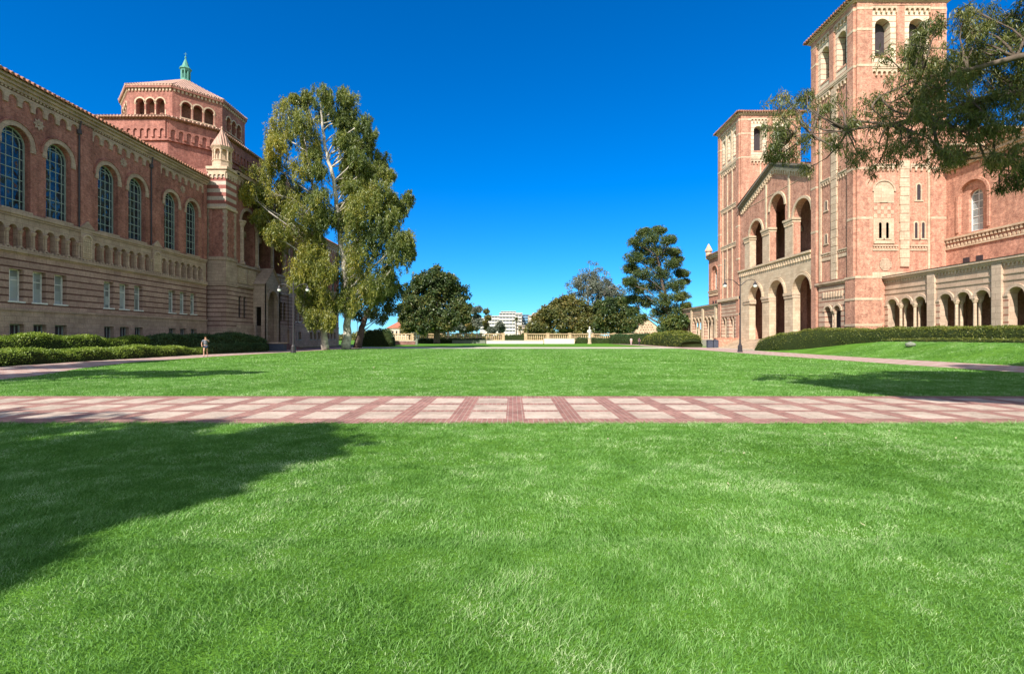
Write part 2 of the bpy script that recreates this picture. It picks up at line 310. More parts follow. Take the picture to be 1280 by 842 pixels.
class MB:
    """collects world (or local) space faces for ONE mesh object"""
    def __init__(s): s.v = []; s.f = []
    def add(s, vs_, fs):
        b = len(s.v); s.v += [tuple(p) for p in vs_]; s.f += [tuple(i + b for i in f) for f in fs]; return s
    def box(s, x0, x1, y0, y1, z0, z1):
        return s.add([(x0, y0, z0), (x1, y0, z0), (x1, y1, z0), (x0, y1, z0), (x0, y0, z1), (x1, y0, z1), (x1, y1, z1), (x0, y1, z1)],
                     [(0, 3, 2, 1), (4, 5, 6, 7), (0, 1, 5, 4), (1, 2, 6, 5), (2, 3, 7, 6), (3, 0, 4, 7)])
    def tube(s, pts, rs, n=8, cap=True):
        pts = [Vector(p) for p in pts]
        if isinstance(rs, (int, float)): rs = [rs] * len(pts)
        vs_ = []; fs = []
        for i, p in enumerate(pts):
            d = (pts[min(i + 1, len(pts) - 1)] - pts[max(i - 1, 0)]).normalized()
            a = d.orthogonal().normalized() if abs(d.z) < 0.95 else Vector((1, 0, 0))
            a = (a - d * a.dot(d)).normalized(); b = d.cross(a)
            for k in range(n):
                t = 2 * PI * k / n; vs_.append(p + (a * math.cos(t) + b * math.sin(t)) * rs[i])
        for i in range(len(pts) - 1):
            for k in range(n):
                k2 = (k + 1) % n; fs.append((i * n + k, i * n + k2, (i + 1) * n + k2, (i + 1) * n + k))
        if cap: fs += [tuple(range(n))[::-1], tuple((len(pts) - 1) * n + k for k in range(n))]
        return s.add(vs_, fs)
    def lathe(s, x, y, prof, n=16, rot=0.0):
        vs_ = []; fs = []
        for z, r in prof:
            for k in range(n):
                t = 2 * PI * k / n + rot; vs_.append((x + r * math.cos(t), y + r * math.sin(t), z))
        for i in range(len(prof) - 1):
            for k in range(n):
                k2 = (k + 1) % n; fs.append((i * n + k, i * n + k2, (i + 1) * n + k2, (i + 1) * n + k))
        fs += [tuple(range(n))[::-1], tuple((len(prof) - 1) * n + k for k in range(n))]
        return s.add(vs_, fs)
    def build(s, name, mat, parent=None, smooth=False):
        me = bpy.data.meshes.new(name); me.from_pydata(s.v, [], s.f); me.materials.append(mat)
        if smooth: me.shade_smooth()
        o = bpy.data.objects.new(name, me); COL.objects.link(o)
        if parent is not None:
            o.parent = parent
            # geometry was written in world space: cancel the parent's transform
            o.matrix_parent_inverse = (Matrix.Translation(wloc(parent)) @ Matrix.Rotation(0, 4, 'Z')).inverted()
        return o

def wloc(o):
    p = Vector((0, 0, 0))
    if o.parent is None: return Vector(o.location)
    return p            # parts keep the world origin, so a sub-part needs no correction

def np_mesh(name, verts, faces_flat, nper, mat, parent=None):
    """fast mesh from numpy arrays; nper = vertices per face"""
    me = bpy.data.meshes.new(name); nv = len(verts); nf = len(faces_flat) // nper
    me.vertices.add(nv); me.vertices.foreach_set('co', np.asarray(verts, dtype=np.float32).ravel())
    me.loops.add(nf * nper); me.loops.foreach_set('vertex_index', np.asarray(faces_flat, dtype=np.int32))
    me.polygons.add(nf); me.polygons.foreach_set('loop_start', np.arange(0, nf * nper, nper, dtype=np.int32))
    me.update(calc_edges=True); me.materials.append(mat)
    o = bpy.data.objects.new(name, me); COL.objects.link(o)
    if parent is not None:
        o.parent = parent; o.matrix_parent_inverse = Matrix.Translation(wloc(parent)).inverted()
    return o

# ---- facade frames: u runs along the wall, z up, d out of the wall
class Fr:
    def __init__(s, O, U, N): s.O = Vector(O); s.U = Vector(U).normalized(); s.N = Vector(N).normalized()
    def p(s, u, z, d=0): return s.O + s.U * u + s.N * d + Vector((0, 0, z))

def fbox(mb, fr, u0, u1, z0, z1, d0, d1):
    P = [fr.p(u, z, d) for z in (z0, z1) for u, d in ((u0, d0), (u1, d0), (u1, d1), (u0, d1))]
    mb.add(P, [(0, 3, 2, 1), (4, 5, 6, 7), (0, 1, 5, 4), (1, 2, 6, 5), (2, 3, 7, 6), (3, 0, 4, 7)])

def rect(u0, u1, z0, z1): return [(u0, z0), (u1, z0), (u1, z1), (u0, z1)]
def arch(uc, w, z0, zs, n=12):
    r = w / 2; pts = [(uc - r, z0), (uc + r, z0), (uc + r, zs)]
    for i in range(1, n): t = PI * i / n; pts.append((uc + r * math.cos(t), zs + r * math.sin(t)))
    pts.append((uc - r, zs)); return pts

def panel(mb, fr, outline, holes=(), d=0.0, depth=0.6, back=False):
    """a wall plane with openings and their reveals"""
    loops = [outline] + list(holes)
    tri = tessellate_polygon([[Vector((u, z, 0)) for u, z in lp] for lp in loops])
    flat = [q for lp in loops for q in lp]
    mb.add([fr.p(u, z, d) for u, z in flat], [tuple(t) for t in tri])
    for lp in loops:
        n = len(lp); vs_ = [fr.p(u, z, d) for u, z in lp] + [fr.p(u, z, d - depth) for u, z in lp]
        mb.add(vs_, [(i, (i + 1) % n, (i + 1) % n + n, i + n) for i in range(n)])
    if back: mb.add([fr.p(u, z, d - depth) for u, z in flat], [tuple(t) for t in tri])

def arcade(cs, w, z0, zs, n=10):
    """one opening under a row of arches carried by free standing columns"""
    r = w / 2; pts = [(cs[0] - r, z0), (cs[-1] + r, z0)]
    for c in reversed(cs):
        pts += [(c + r * math.cos(PI * i / n), zs + r * math.sin(PI * i / n)) for i in range(n + 1)]
    return pts
def ring(mb, fr, uc, zs, r0, r1, d0, d1, n=14, stilt=0.0):
    a = [(uc + math.cos(PI * i / n) * r1, zs + math.sin(PI * i / n) * r1) for i in range(n + 1)]
    b = [(uc + math.cos(PI * i / n) * r0, zs + math.sin(PI * i / n) * r0) for i in range(n + 1)]
    if stilt: a = [(uc + r1, zs - stilt)] + a + [(uc - r1, zs - stilt)]; b = [(uc + r0, zs - stilt)] + b + [(uc - r0, zs - stilt)]
    m = len(a)
    V = [fr.p(u, z, d) for d in (d1, d0) for lp in (a, b) for u, z in lp]
    fs = []
    for i in range(m - 1):
        fs += [(i, i + 1, m + i + 1, m + i), (i, i + 1, 2 * m + i + 1, 2 * m + i), (m + i, m + i + 1, 3 * m + i + 1, 3 * m + i)]
    fs += [(0, m, 3 * m, 2 * m), (m - 1, 2 * m - 1, 4 * m - 1, 3 * m - 1)]
    mb.add(V, fs)

def lombard(mb, fr, u0, u1, z1, h, pitch, d0, d1, slope=0.0, n=5, fill=0.34):
    """a table of little round arches on corbels hanging under a moulding; slope lets it climb a gable"""
    cnt = max(1, round((u1 - u0) / pitch)); pitch = (u1 - u0) / cnt; r = pitch * fill
    zz = lambda u: (u - u0) * slope
    for i in range(cnt):
        c = u0 + (i + 0.5) * pitch; o = zz(c)
        pts = [(c - pitch / 2, z1 + o - pitch / 2 * slope), (c - pitch / 2, z1 - h + o), (c - r, z1 - h + o), (c - r, z1 - h * 0.62 + o)]
        for k in range(1, n): t = PI - PI * k / n; pts.append((c + r * math.cos(t), z1 - h * 0.62 + math.sin(t) * min(r, h * 0.45) + o))
        pts += [(c + r, z1 - h * 0.62 + o), (c + r, z1 - h + o), (c + pitch / 2, z1 - h + o), (c + pitch / 2, z1 + o + pitch / 2 * slope)]
        tri = tessellate_polygon([[Vector((u, z, 0)) for u, z in pts]])
        mb.add([fr.p(u, z, d1) for u, z in pts], [tuple(t) for t in tri])
        m = len(pts); V = [fr.p(u, z, d1) for u, z in pts] + [fr.p(u, z, d0) for u, z in pts]
        mb.add(V, [(j, (j + 1) % m, (j + 1) % m + m, j + m) for j in range(m)])

def dentils(mb, fr, u0, u1, z0, z1, pitch, d0, d1, duty=0.5):
    n = max(1, int((u1 - u0) / pitch))
    for i in range(n):
        a = u0 + (i + 0.25) * (u1 - u0) / n; fbox(mb, fr, a, a + duty * (u1 - u0) / n, z0, z1, d0, d1)

def arched_window(parent, fr, uc, w, z0, zs, d, frame_m, glass_m, cols=3, rows=6, bar=0.06, name='arched_window', side=0.16):
    r = w / 2; mb = MB()
    ring(mb, fr, uc, zs, r - 0.1, r, d, d + 0.10, 12)
    fbox(mb, fr, uc - r, uc - r + 0.1, z0, zs, d, d + 0.1); fbox(mb, fr, uc + r - 0.1, uc + r, z0, zs, d, d + 0.1)
    fbox(mb, fr, uc - r, uc + r, z0, z0 + 0.14, d, d + 0.12)
    if side:
        ri = r * (1 - 2 * side)
        ring(mb, fr, uc, zs, ri - bar / 2, ri + bar / 2, d, d + 0.07, 10)
        for s_ in (-1, 1): fbox(mb, fr, uc + s_ * ri - bar / 2, uc + s_ * ri + bar / 2, z0, zs, d, d + 0.07)
    else: ri = r
    for i in range(1, cols):
        u = uc - ri + 2 * ri * i / cols; top = zs + math.sqrt(max(0, r * r - (u - uc) ** 2))
        fbox(mb, fr, u - bar / 2, u + bar / 2, z0, top, d, d + 0.05)
    for i in range(1, rows + 1):
        z = z0 + (zs + r * 0.45 - z0) * i / rows
        hw = r if z < zs else math.sqrt(max(0, r * r - (z - zs) ** 2))
        fbox(mb, fr, uc - hw, uc + hw, z - bar / 2, z + bar / 2, d, d + 0.06)
    f = mb.build(name, frame_m, parent)
    g = MB(); g.add([fr.p(u, z, d + 0.02) for u, z in arch(uc, w, z0, zs)], [tuple(range(len(arch(uc, w, z0, zs))))])
    g.build('pane', glass_m, f)
    return f

def rect_window(parent, fr, uc, w, z0, z1, d, frame_m, glass_m, name='window', cols=2, rows=2):
    mb = MB(); b = 0.06; u0, u1 = uc - w / 2, uc + w / 2
    fbox(mb, fr, u0, u0 + 0.09, z0, z1, d, d + 0.08); fbox(mb, fr, u1 - 0.09, u1, z0, z1, d, d + 0.08)
    fbox(mb, fr, u0, u1, z1 - 0.08, z1, d, d + 0.08); fbox(mb, fr, u0 - 0.1, u1 + 0.1, z0 - 0.02, z0 + 0.1, d, d + 0.5)
    for i in range(1, cols): u = u0 + w * (0.36 if cols == 2 else i / cols); fbox(mb, fr, u - b / 2, u + b / 2, z0, z1, d, d + 0.07)
    for i in range(1, rows): z = z0 + (z1 - z0) * (0.68 if rows == 2 else i / rows); fbox(mb, fr, u0, u1, z - b / 2, z + b / 2, d, d + 0.06)
    f = mb.build(name, frame_m, parent)
    g = MB(); g.add([fr.p(u, z, d + 0.02) for u, z in rect(u0, u1, z0, z1)], [(0, 1, 2, 3)]); g.build('pane', glass_m, f)
    return f

def column(parent, x, y, z0, z1, r, mat, name='column', cap=True, n=12):
    mb = MB()
    pr = [(z0, r * 1.5), (z0 + r, r * 1.5), (z0 + r * 1.4, r), (z1 - r * 2.6, r * 0.9)]
    if cap: pr += [(z1 - r * 2.4, r * 1.15), (z1 - r * 0.8, r * 1.7), (z1 - r * 0.7, r * 1.9), (z1, r * 1.9)]
    else: pr += [(z1, r * 0.9)]
    mb.lathe(x, y, pr, n)
    return mb.build(name, mat, parent, smooth=False)

def grow_leaves(rng, centers, radii, per, L, W, droop=0.6, squash=1.0, shell=0.0, flat=0.0, hang=0.0):
    """leaf quads scattered round tuft centres. centers (n,3), radii (n,), per leaves each -> verts, flat faces"""
    n = len(centers); idx = np.repeat(np.arange(n), per); m = len(idx)
    d = rng.normal(size=(m, 3)); d /= np.linalg.norm(d, axis=1)[:, None]
    rr = rng.random(m) ** (1 / 3.0)
    if shell: rr = shell + (1 - shell) * rr
    p = centers[idx] + d * (radii[idx] * rr)[:, None] * np.array([1, 1, squash])
    if hang:       # sprays hang down from their twig, narrowing towards the tip
        t_ = rng.random(m) ** .8; w_ = (radii[idx] * .55 * (1 - .7 * t_))[:, None]
        p = centers[idx] + rng.normal(size=(m, 3)) * w_ * np.array([.6, .6, .35]); p[:, 2] += radii[idx] * hang * (.12 - t_)
    a = rng.normal(size=(m, 3)); a[:, 2] -= droop * 2.2; a /= np.linalg.norm(a, axis=1)[:, None]
    q = rng.normal(size=(m, 3)); q[:, 2] += 3.0 * flat; b = np.cross(a, q); b /= np.linalg.norm(b, axis=1)[:, None]
    l = L * (0.6 + 0.8 * rng.random(m))[:, None]; wd = W * (0.6 + 0.8 * rng.random(m))[:, None]
    v = np.empty((m, 4, 3)); v[:, 0] = p; v[:, 1] = p + a * l * 0.45 + b * wd * 0.5; v[:, 2] = p + a * l; v[:, 3] = p + a * l * 0.45 - b * wd * 0.5
    return v.reshape(-1, 3)

def leaf_obj(name, rng, centers, radii, per, L, W, mat, parent, **kw):
    v = grow_leaves(rng, np.asarray(centers, float), np.asarray(radii, float), per, L, W, **kw)
    return np_mesh(name, v, np.arange(len(v)), 4, mat, parent)

# ================================================================== GROUND
def sheet(name, x0, x1, y0, y1, z, mat):
    mb = MB(); mb.add([(x0, y0, z), (x1, y0, z), (x1, y1, z), (x0, y1, z)], [(0, 1, 2, 3)])
    return tag(mb.build(name, mat), kind='structure')
sheet('ground', -2500, 2500, -300, 5000, 0, M['lawn'])
sheet('brick_path', -60, 60, 9.78, 14.38, 0.012, M['xpath'])
def strip(name, pts, mat, z=0.008):
    """pts: (x_left, x_right, y)"""
    mb = MB(); V = []; Fc = []
    for a, b, y in pts: V += [(a, y, z), (b, y, z)]
    for i in range(len(pts) - 1): Fc.append((2 * i, 2 * i + 1, 2 * i + 3, 2 * i + 2))
    mb.add(V, Fc); return tag(mb.build(name, mat), kind='structure')
strip('left_path', [(-27.0, -19.6, 14.38), (-28.6, -21.2, 22), (-29.8, -24.2, 28), (-30.6, -26.6, 35), (-31.0, -26.9, 45), (-31.0, -26.4, 60), (-31, -25.6, 76), (-31, -25.5, 92)], M['spath'])
strip('right_path', [(25.0, 30.4, 14.38), (24.6, 30.4, 30), (24.8, 30.2, 45), (25.6, 31.5, 60), (26.4, 33.0, 76), (27, 33, 92), (27, 31, 140)], M['spath'])
sheet('far_path', -25.5, 27, 78, 90, 0.006, M['concrete'])
sheet('library_forecourt', -36, -31, 62, 110, 0.010, M['plaza_l'])
sheet('hall_forecourt', 33, 41, 66, 88, 0.010, M['concrete'])
# raised bank in front of the hall's arcade
def bank():
    mb = MB(); ys = list(np.arange(-10, 56, 2.0)) + [56, 58, 60, 62, 64, 65.5, 67]
    prof = [(30.5, 0.0), (31.3, 0.16), (32.5, 0.5), (34.0, 0.95), (35.3, 1.27), (36.2, 1.36), (41.2, 1.42), (60, 1.45)]
    V = []; Fc = []; n = len(prof)
    for y in ys:
        f = 1.0 if y < 48 else max(0.0, 1 - (y - 48) / 19.0) ** 0.8
        for i, (x, z) in enumerate(prof):
            zz = z * (f if i < 6 else 1); xx = x + (1 - f) * 2.5 if i < 6 else x
            V.append((min(xx, prof[i][0] + 2.5), y, zz + 0.02 * math.sin(y * 0.9 + i)))
    for j in range(len(ys) - 1):
        for i in range(n - 1): Fc.append((j * n + i, j * n + i + 1, (j + 1) * n + i + 1, (j + 1) * n + i))
    mb.add(V, Fc); tag(mb.build('grass_bank', M['lawn'], smooth=True), kind='structure')
bank()
tb_ = MB(); tb_.box(38.6, 70, 64.2, 122, 0, 1.28); tag(tb_.build('hall_terrace', M['concrete']), kind='structure')

# ---- grass blades
def blades(rng, n, x0, x1, y0, y1, hmin, hmax, wd, seg=2, fan=None, zf=None, clump=0.0):
    x = x0 + (x1 - x0) * rng.random(n); y = y0 + (y1 - y0) * rng.random(n)
    if fan is not None:
        k = np.abs(x) < y * fan + 0.4; x, y = x[k], y[k]; n = len(x)
    # nothing grows on the paths
    eL = np.interp(y, [14.38, 22, 28, 35, 45, 60, 76, 92], [-19.6, -21.2, -24.2, -26.6, -26.9, -26.4, -25.6, -25.5]); eR = np.interp(y, [14.38, 30, 45, 60, 76, 92], [25, 24.6, 24.8, 25.6, 26.4, 27])
    if zf is None: k = (y < 14) | ((x > eL) & (x < eR)); x, y = x[k], y[k]; n = len(x)
    # longer and shorter patches so that the turf is tufted
    ph = (np.sin(x * 3.1 + 1.7 * np.sin(y * 2.3)) * np.sin(y * 4.3 + 2.1 * np.sin(x * 1.9)) + np.sin(x * 9.7 + y * 3.3) * np.sin(y * 11.1 - x * 2.7) * 0.6)
    h = (hmin + (hmax - hmin) * rng.random(n) ** 1.8) * (1 + 0.38 * ph)
    th = rng.random(n) * 2 * PI; lean = h * (0.35 + 1.3 * rng.random(n))
    # blades comb over in a slowly turning direction
    flow = 1.5 * np.sin(x * 0.9 + 0.6) + 1.2 * np.cos(y * 1.3)
    th = np.where(rng.random(n) < 0.35, flow + 0.7 * rng.normal(size=n), th)
    dx = np.cos(th) * lean; dy = np.sin(th) * lean
    fa = rng.random(n) * PI; wx = np.cos(fa) * wd * 0.5 * (0.7 + 0.6 * rng.random(n)); wy = np.sin(fa) * wd * 0.5
    z0 = 0.0 if zf is None else zf(x, y)
    if seg == 2:
        v = np.empty((n, 5, 3))
        v[:, 0] = np.stack([x - wx, y - wy, z0 + 0 * x], 1); v[:, 1] = np.stack([x + wx, y + wy, z0 + 0 * x], 1)
        v[:, 2] = np.stack([x + dx * .35 + wx * .8, y + dy * .35 + wy * .8, z0 + h * .62], 1)
        v[:, 3] = np.stack([x + dx * .35 - wx * .8, y + dy * .35 - wy * .8, z0 + h * .62], 1)
        v[:, 4] = np.stack([x + dx, y + dy, z0 + h], 1)
        b = np.arange(n)[:, None] * 5
        f = np.concatenate([b + np.array([[0, 1, 2]]), b + np.array([[0, 2, 3]]), b + np.array([[3, 2, 4]])], 1).reshape(-1)
        return v.reshape(-1, 3), f
    v = np.empty((n, 3, 3))
    v[:, 0] = np.stack([x - wx, y - wy, z0 + 0 * x], 1); v[:, 1] = np.stack([x + wx, y + wy, z0 + 0 * x], 1); v[:, 2] = np.stack([x + dx, y + dy, z0 + h], 1)
    return v.reshape(-1, 3), np.arange(3 * n)

def merge(parts):
    vs_, fs, b = [], [], 0
    for v, f in parts: vs_.append(v); fs.append(f + b); b += len(v)
    return np.concatenate(vs_), np.concatenate(fs)
rng = np.random.default_rng(7)
v, f = merge([blades(rng, 230000, -4.6, 4.6, 1.9, 4.2, 0.010, 0.037, 0.0040, 2, 1.12),
              blades(rng, 250000, -7.4, 7.4, 4.0, 6.6, 0.010, 0.038, 0.0054, 2, 1.12),
              blades(rng, 210000, -11, 11, 6.4, 9.80, 0.014, 0.044, 0.0090, 1, 1.12),
              blades(rng, 9000, -11, 11, 9.70, 9.86, 0.03, 0.07, 0.009, 1, 1.12)])
tag(np_mesh('near_lawn_grass', v, f, 3, M['blade']), 'green mown grass of the near lawn, in front of the brick path', 'grass', kind='stuff')
v, f = merge([blades(rng, 230000, -22, 22, 14.32, 20, 0.02, 0.055, 0.012, 1, 1.1),
              blades(rng, 150000, -25, 25, 20, 34, 0.025, 0.06, 0.022, 1, 1.1),
              blades(rng, 110000, -25, 25, 34, 77, 0.03, 0.07, 0.045, 1, 1.1)])
tag(np_mesh('far_lawn_grass', v, f, 3, M['blade']), 'green mown grass of the wide lawn beyond the brick path', 'grass', kind='stuff')
def bankz(x, y): return np.interp(x, [30.5, 31.3, 32.5, 34, 35.3, 36.2], [0, .16, .5, .95, 1.27, 1.36])
v, f = blades(rng, 70000, 30.4, 36, 22, 48, 0.03, 0.07, 0.025, 1, None, bankz)
tag(np_mesh('bank_grass', v, f, 3, M['blade']), 'bright green grass on the sloping bank below the right hedge', 'grass', kind='stuff')

# ================================================================== LIBRARY (left)
LX = -38.0
L_ = thing('library_building', 'long shaded red brick library with tall arched windows and an octagonal tower, left', 'building', (-44, 65, 0))
fw = Fr((LX, 0, 0), (0, 1, 0), (1, 0, 0))
def lib_wing(y0, nb, detail=True):
    y1 = y0 + nb * 8.65
    up, st, bd, nb_, tr, rf = MB(), MB(), MB(), MB(), MB(), MB()
    cs = [y0 + 4.325 + 8.65 * i for i in range(nb)]
    holes = []; nh = []; sh = []; bh = []
    for c in cs:
        for s in (-1.8, 1.8): holes.append(arch(c + s, 2.3, 11.5, 16.7))
        for i in range(7): nh.append(arch(c - 3.06 + 1.02 * i, 0.68, 8.62, 10.0, 8))
        for s in (-1.85, 0, 1.85): sh.append(rect(c + s - 0.56, c + s + 0.56, 4.4, 6.95)); bh.append(rect(c + s - 0.56, c + s + 0.56, 1.3, 2.75))
    panel(up, fw, rect(y0, y1, 11.3, 21.0), holes, 0, 0.62)
    panel(nb_, fw, rect(y0, y1, 8.4, 11.1), nh, 0.06, 0.40)
    fbox(up, fw, y0, y1, 8.4, 11.2, -0.5, -0.33)
    panel(bd, fw, rect(y0, y1, 3.95, 8.1), sh, 0.10, 0.5)
    panel(st, fw, rect(y0, y1, 0, 3.75), bh, 0.14, 0.5)
    # mouldings
    fbox(nb_, fw, y0, y1, 11.1, 11.34, -0.1, 0.24); fbox(nb_, fw, y0, y1, 10.92, 11.1, 0.0, 0.13)
    fbox(nb_, fw, y0, y1, 8.22, 8.5, -0.1, 0.32); fbox(nb_, fw, y0, y1, 8.1, 8.22, -0.1, 0.16)
    dentils(nb_, fw, y0, y1, 8.50, 8.62, 0.34, 0.06, 0.26)
    fbox(st, fw, y0, y1, 3.75, 3.95, -0.1, 0.22)
    fbox(tr, fw, y0, y1, 20.55, 20.8, -0.1, 0.22); fbox(tr, fw, y0, y1, 20.8, 21.05, -0.1, 0.40); fbox(tr, fw, y0, y1, 21.05, 21.3, -0.1, 0.62)
    dentils(tr, fw, y0, y1, 20.42, 20.55, 0.3, 0.0, 0.16)
    for i, c in enumerate(cs):
        lombard(tr, fw, c - 3.7, c + 3.7, 20.35, 0.95, 1.06, 0.0, 0.13)
        for s in (-1.8, 1.8): ring(tr, fw, c + s, 16.7, 1.15, 1.50, -0.02, 0.08, 16, stilt=0.0)
        for s in (-1.8, 1.8):
            ring(up, fw, c + s, 16.7, 1.52, 1.64, 0, 0.13, 16, stilt=0.1)
            for e in (-1, 1): fbox(tr, fw, c + s + e * 1.325 - 0.19, c + s + e * 1.325 + 0.19, 16.25, 16.7, -0.02, 0.10)
            fbox(nb_, fw, c + s - 1.2, c + s + 1.2, 11.34, 11.52, -0.5, 0.16)
            arched_window(L_, fw, c + s, 2.3, 11.52, 16.7, -0.55, M['frame_l'], M['glass'], 3, 7)
        # star ornament
        for k in range(8):
            t = PI * k / 4; mb = tr
            a = (math.cos(t), math.sin(t)); q = (-a[1] * 0.09, a[0] * 0.09)
            mb.add([fw.p(c + a[0] * .12 + q[0], 18.75 + a[1] * .12 + q[1], .03), fw.p(c + a[0] * .3 + q[0] * 1.3, 18.75 + a[1] * .3 + q[1] * 1.3, .07), fw.p(c + a[0] * .5, 18.75 + a[1] * .5, .05), fw.p(c + a[0] * .3 - q[0] * 1.3, 18.75 + a[1] * .3 - q[1] * 1.3, .07), fw.p(c + a[0] * .12 - q[0], 18.75 + a[1] * .12 - q[1], .03)], [(0, 1, 2, 3, 4)])
        fbox(tr, fw, c - 0.09, c + 0.09, 18.66, 18.84, 0, 0.09)
        for s in (-1.85, 0, 1.85):
            rect_window(L_, fw, c + s, 1.12, 4.4, 6.95, -0.34, M['frame_w'], M['glass_blind'])
            rect_window(L_, fw, c + s, 1.12, 1.3, 2.75, -0.30, M['frame_l'], M['opening_dark'], 'basement_window', 3, 1)
        for i7 in range(8):
            u = c - 3.57 + 1.02 * i7
            column(L_, LX + 0.10, u, 8.62, 9.98, 0.10, M['stone_l'], 'arcade_column', True, 8)
    for i in range(nb + 1):
        b = y0 + 8.65 * i; lo, hi = max(y0, b - 0.62), min(y1, b + 0.62)
        fbox(up, fw, lo, hi, 11.36, 20.5, 0.0, 0.16)
        if 0 < i < nb:      # niche with pierced panel and little gable
            fbox(nb_, fw, lo, hi, 8.62, 11.3, 0.06, 0.20)
            nb_.add([fw.p(lo - .15, 11.34, .30), fw.p(hi + .15, 11.34, .30), fw.p(b, 12.0, .30), fw.p(lo - .15, 11.34, 0), fw.p(hi + .15, 11.34, 0), fw.p(b, 12.0, 0)], [(0, 1, 2), (0, 2, 5, 3), (1, 4, 5, 2)])
            mb = MB(); 
            for k in range(5): fbox(mb, fw, b - .4 + .2 * k - .045, b - .4 + .2 * k + .045, 8.75, 10.5, .21, .27)
            for k in range(9): fbox(mb, fw, b - .45, b + .45, 8.75 + .21 * k, 8.83 + .21 * k, .21, .26)
            ring(mb, fw, b, 10.35, .38, .5, .20, .30, 10); mb.build('niche_grille', M['stone_pale'], L_)
            p = MB(); p.tube([fw.p(b - 0.72, 11.4, .12), fw.p(b - 0.72, 19.5, .12), fw.p(b - 0.72, 20.6, .3)], 0.06, 8); p.lathe(LX + .14, b - .72, [(19.4, .08), (19.5, .17), (19.85, .17), (19.9, .1)], 8)
            p.build('drainpipe', M['metal'], L_)
    fbox(up, Fr((0, 0, 0), (0, 1, 0), (1, 0, 0)), y0, y1, 0, 21, LX - 14, LX - 0.66)       # the body behind the facade
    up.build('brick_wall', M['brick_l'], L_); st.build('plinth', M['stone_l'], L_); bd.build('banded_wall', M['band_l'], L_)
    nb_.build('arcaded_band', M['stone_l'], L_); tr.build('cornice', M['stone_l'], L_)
    # tiled roof with a row of rounded tile ends along the eave
    R = [(LX + 0.75, 21.34), (LX - 7, 24.3), (LX - 14.6, 21.34)]
    rf.add([(x, y, z) for y in (y0 - .3, y1 + .3) for x, z in R], [(0, 1, 4, 3), (1, 2, 5, 4)])
    rf.add([(x, y, z - .12) for y in (y0 - .3, y1 + .3) for x, z in R], [(0, 3, 4, 1), (1, 4, 5, 2), ])
    n = int((y1 - y0) / 0.42)
    for i in range(n):
        y = y0 + (i + .5) * (y1 - y0) / n
        rf.tube([(LX + 0.82, y, 21.36), (LX - 0.2, y, 21.75)], 0.13, 6)
    rf.build('roof', M['tile'], L_)
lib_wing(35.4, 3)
lib_wing(82.0, 3)

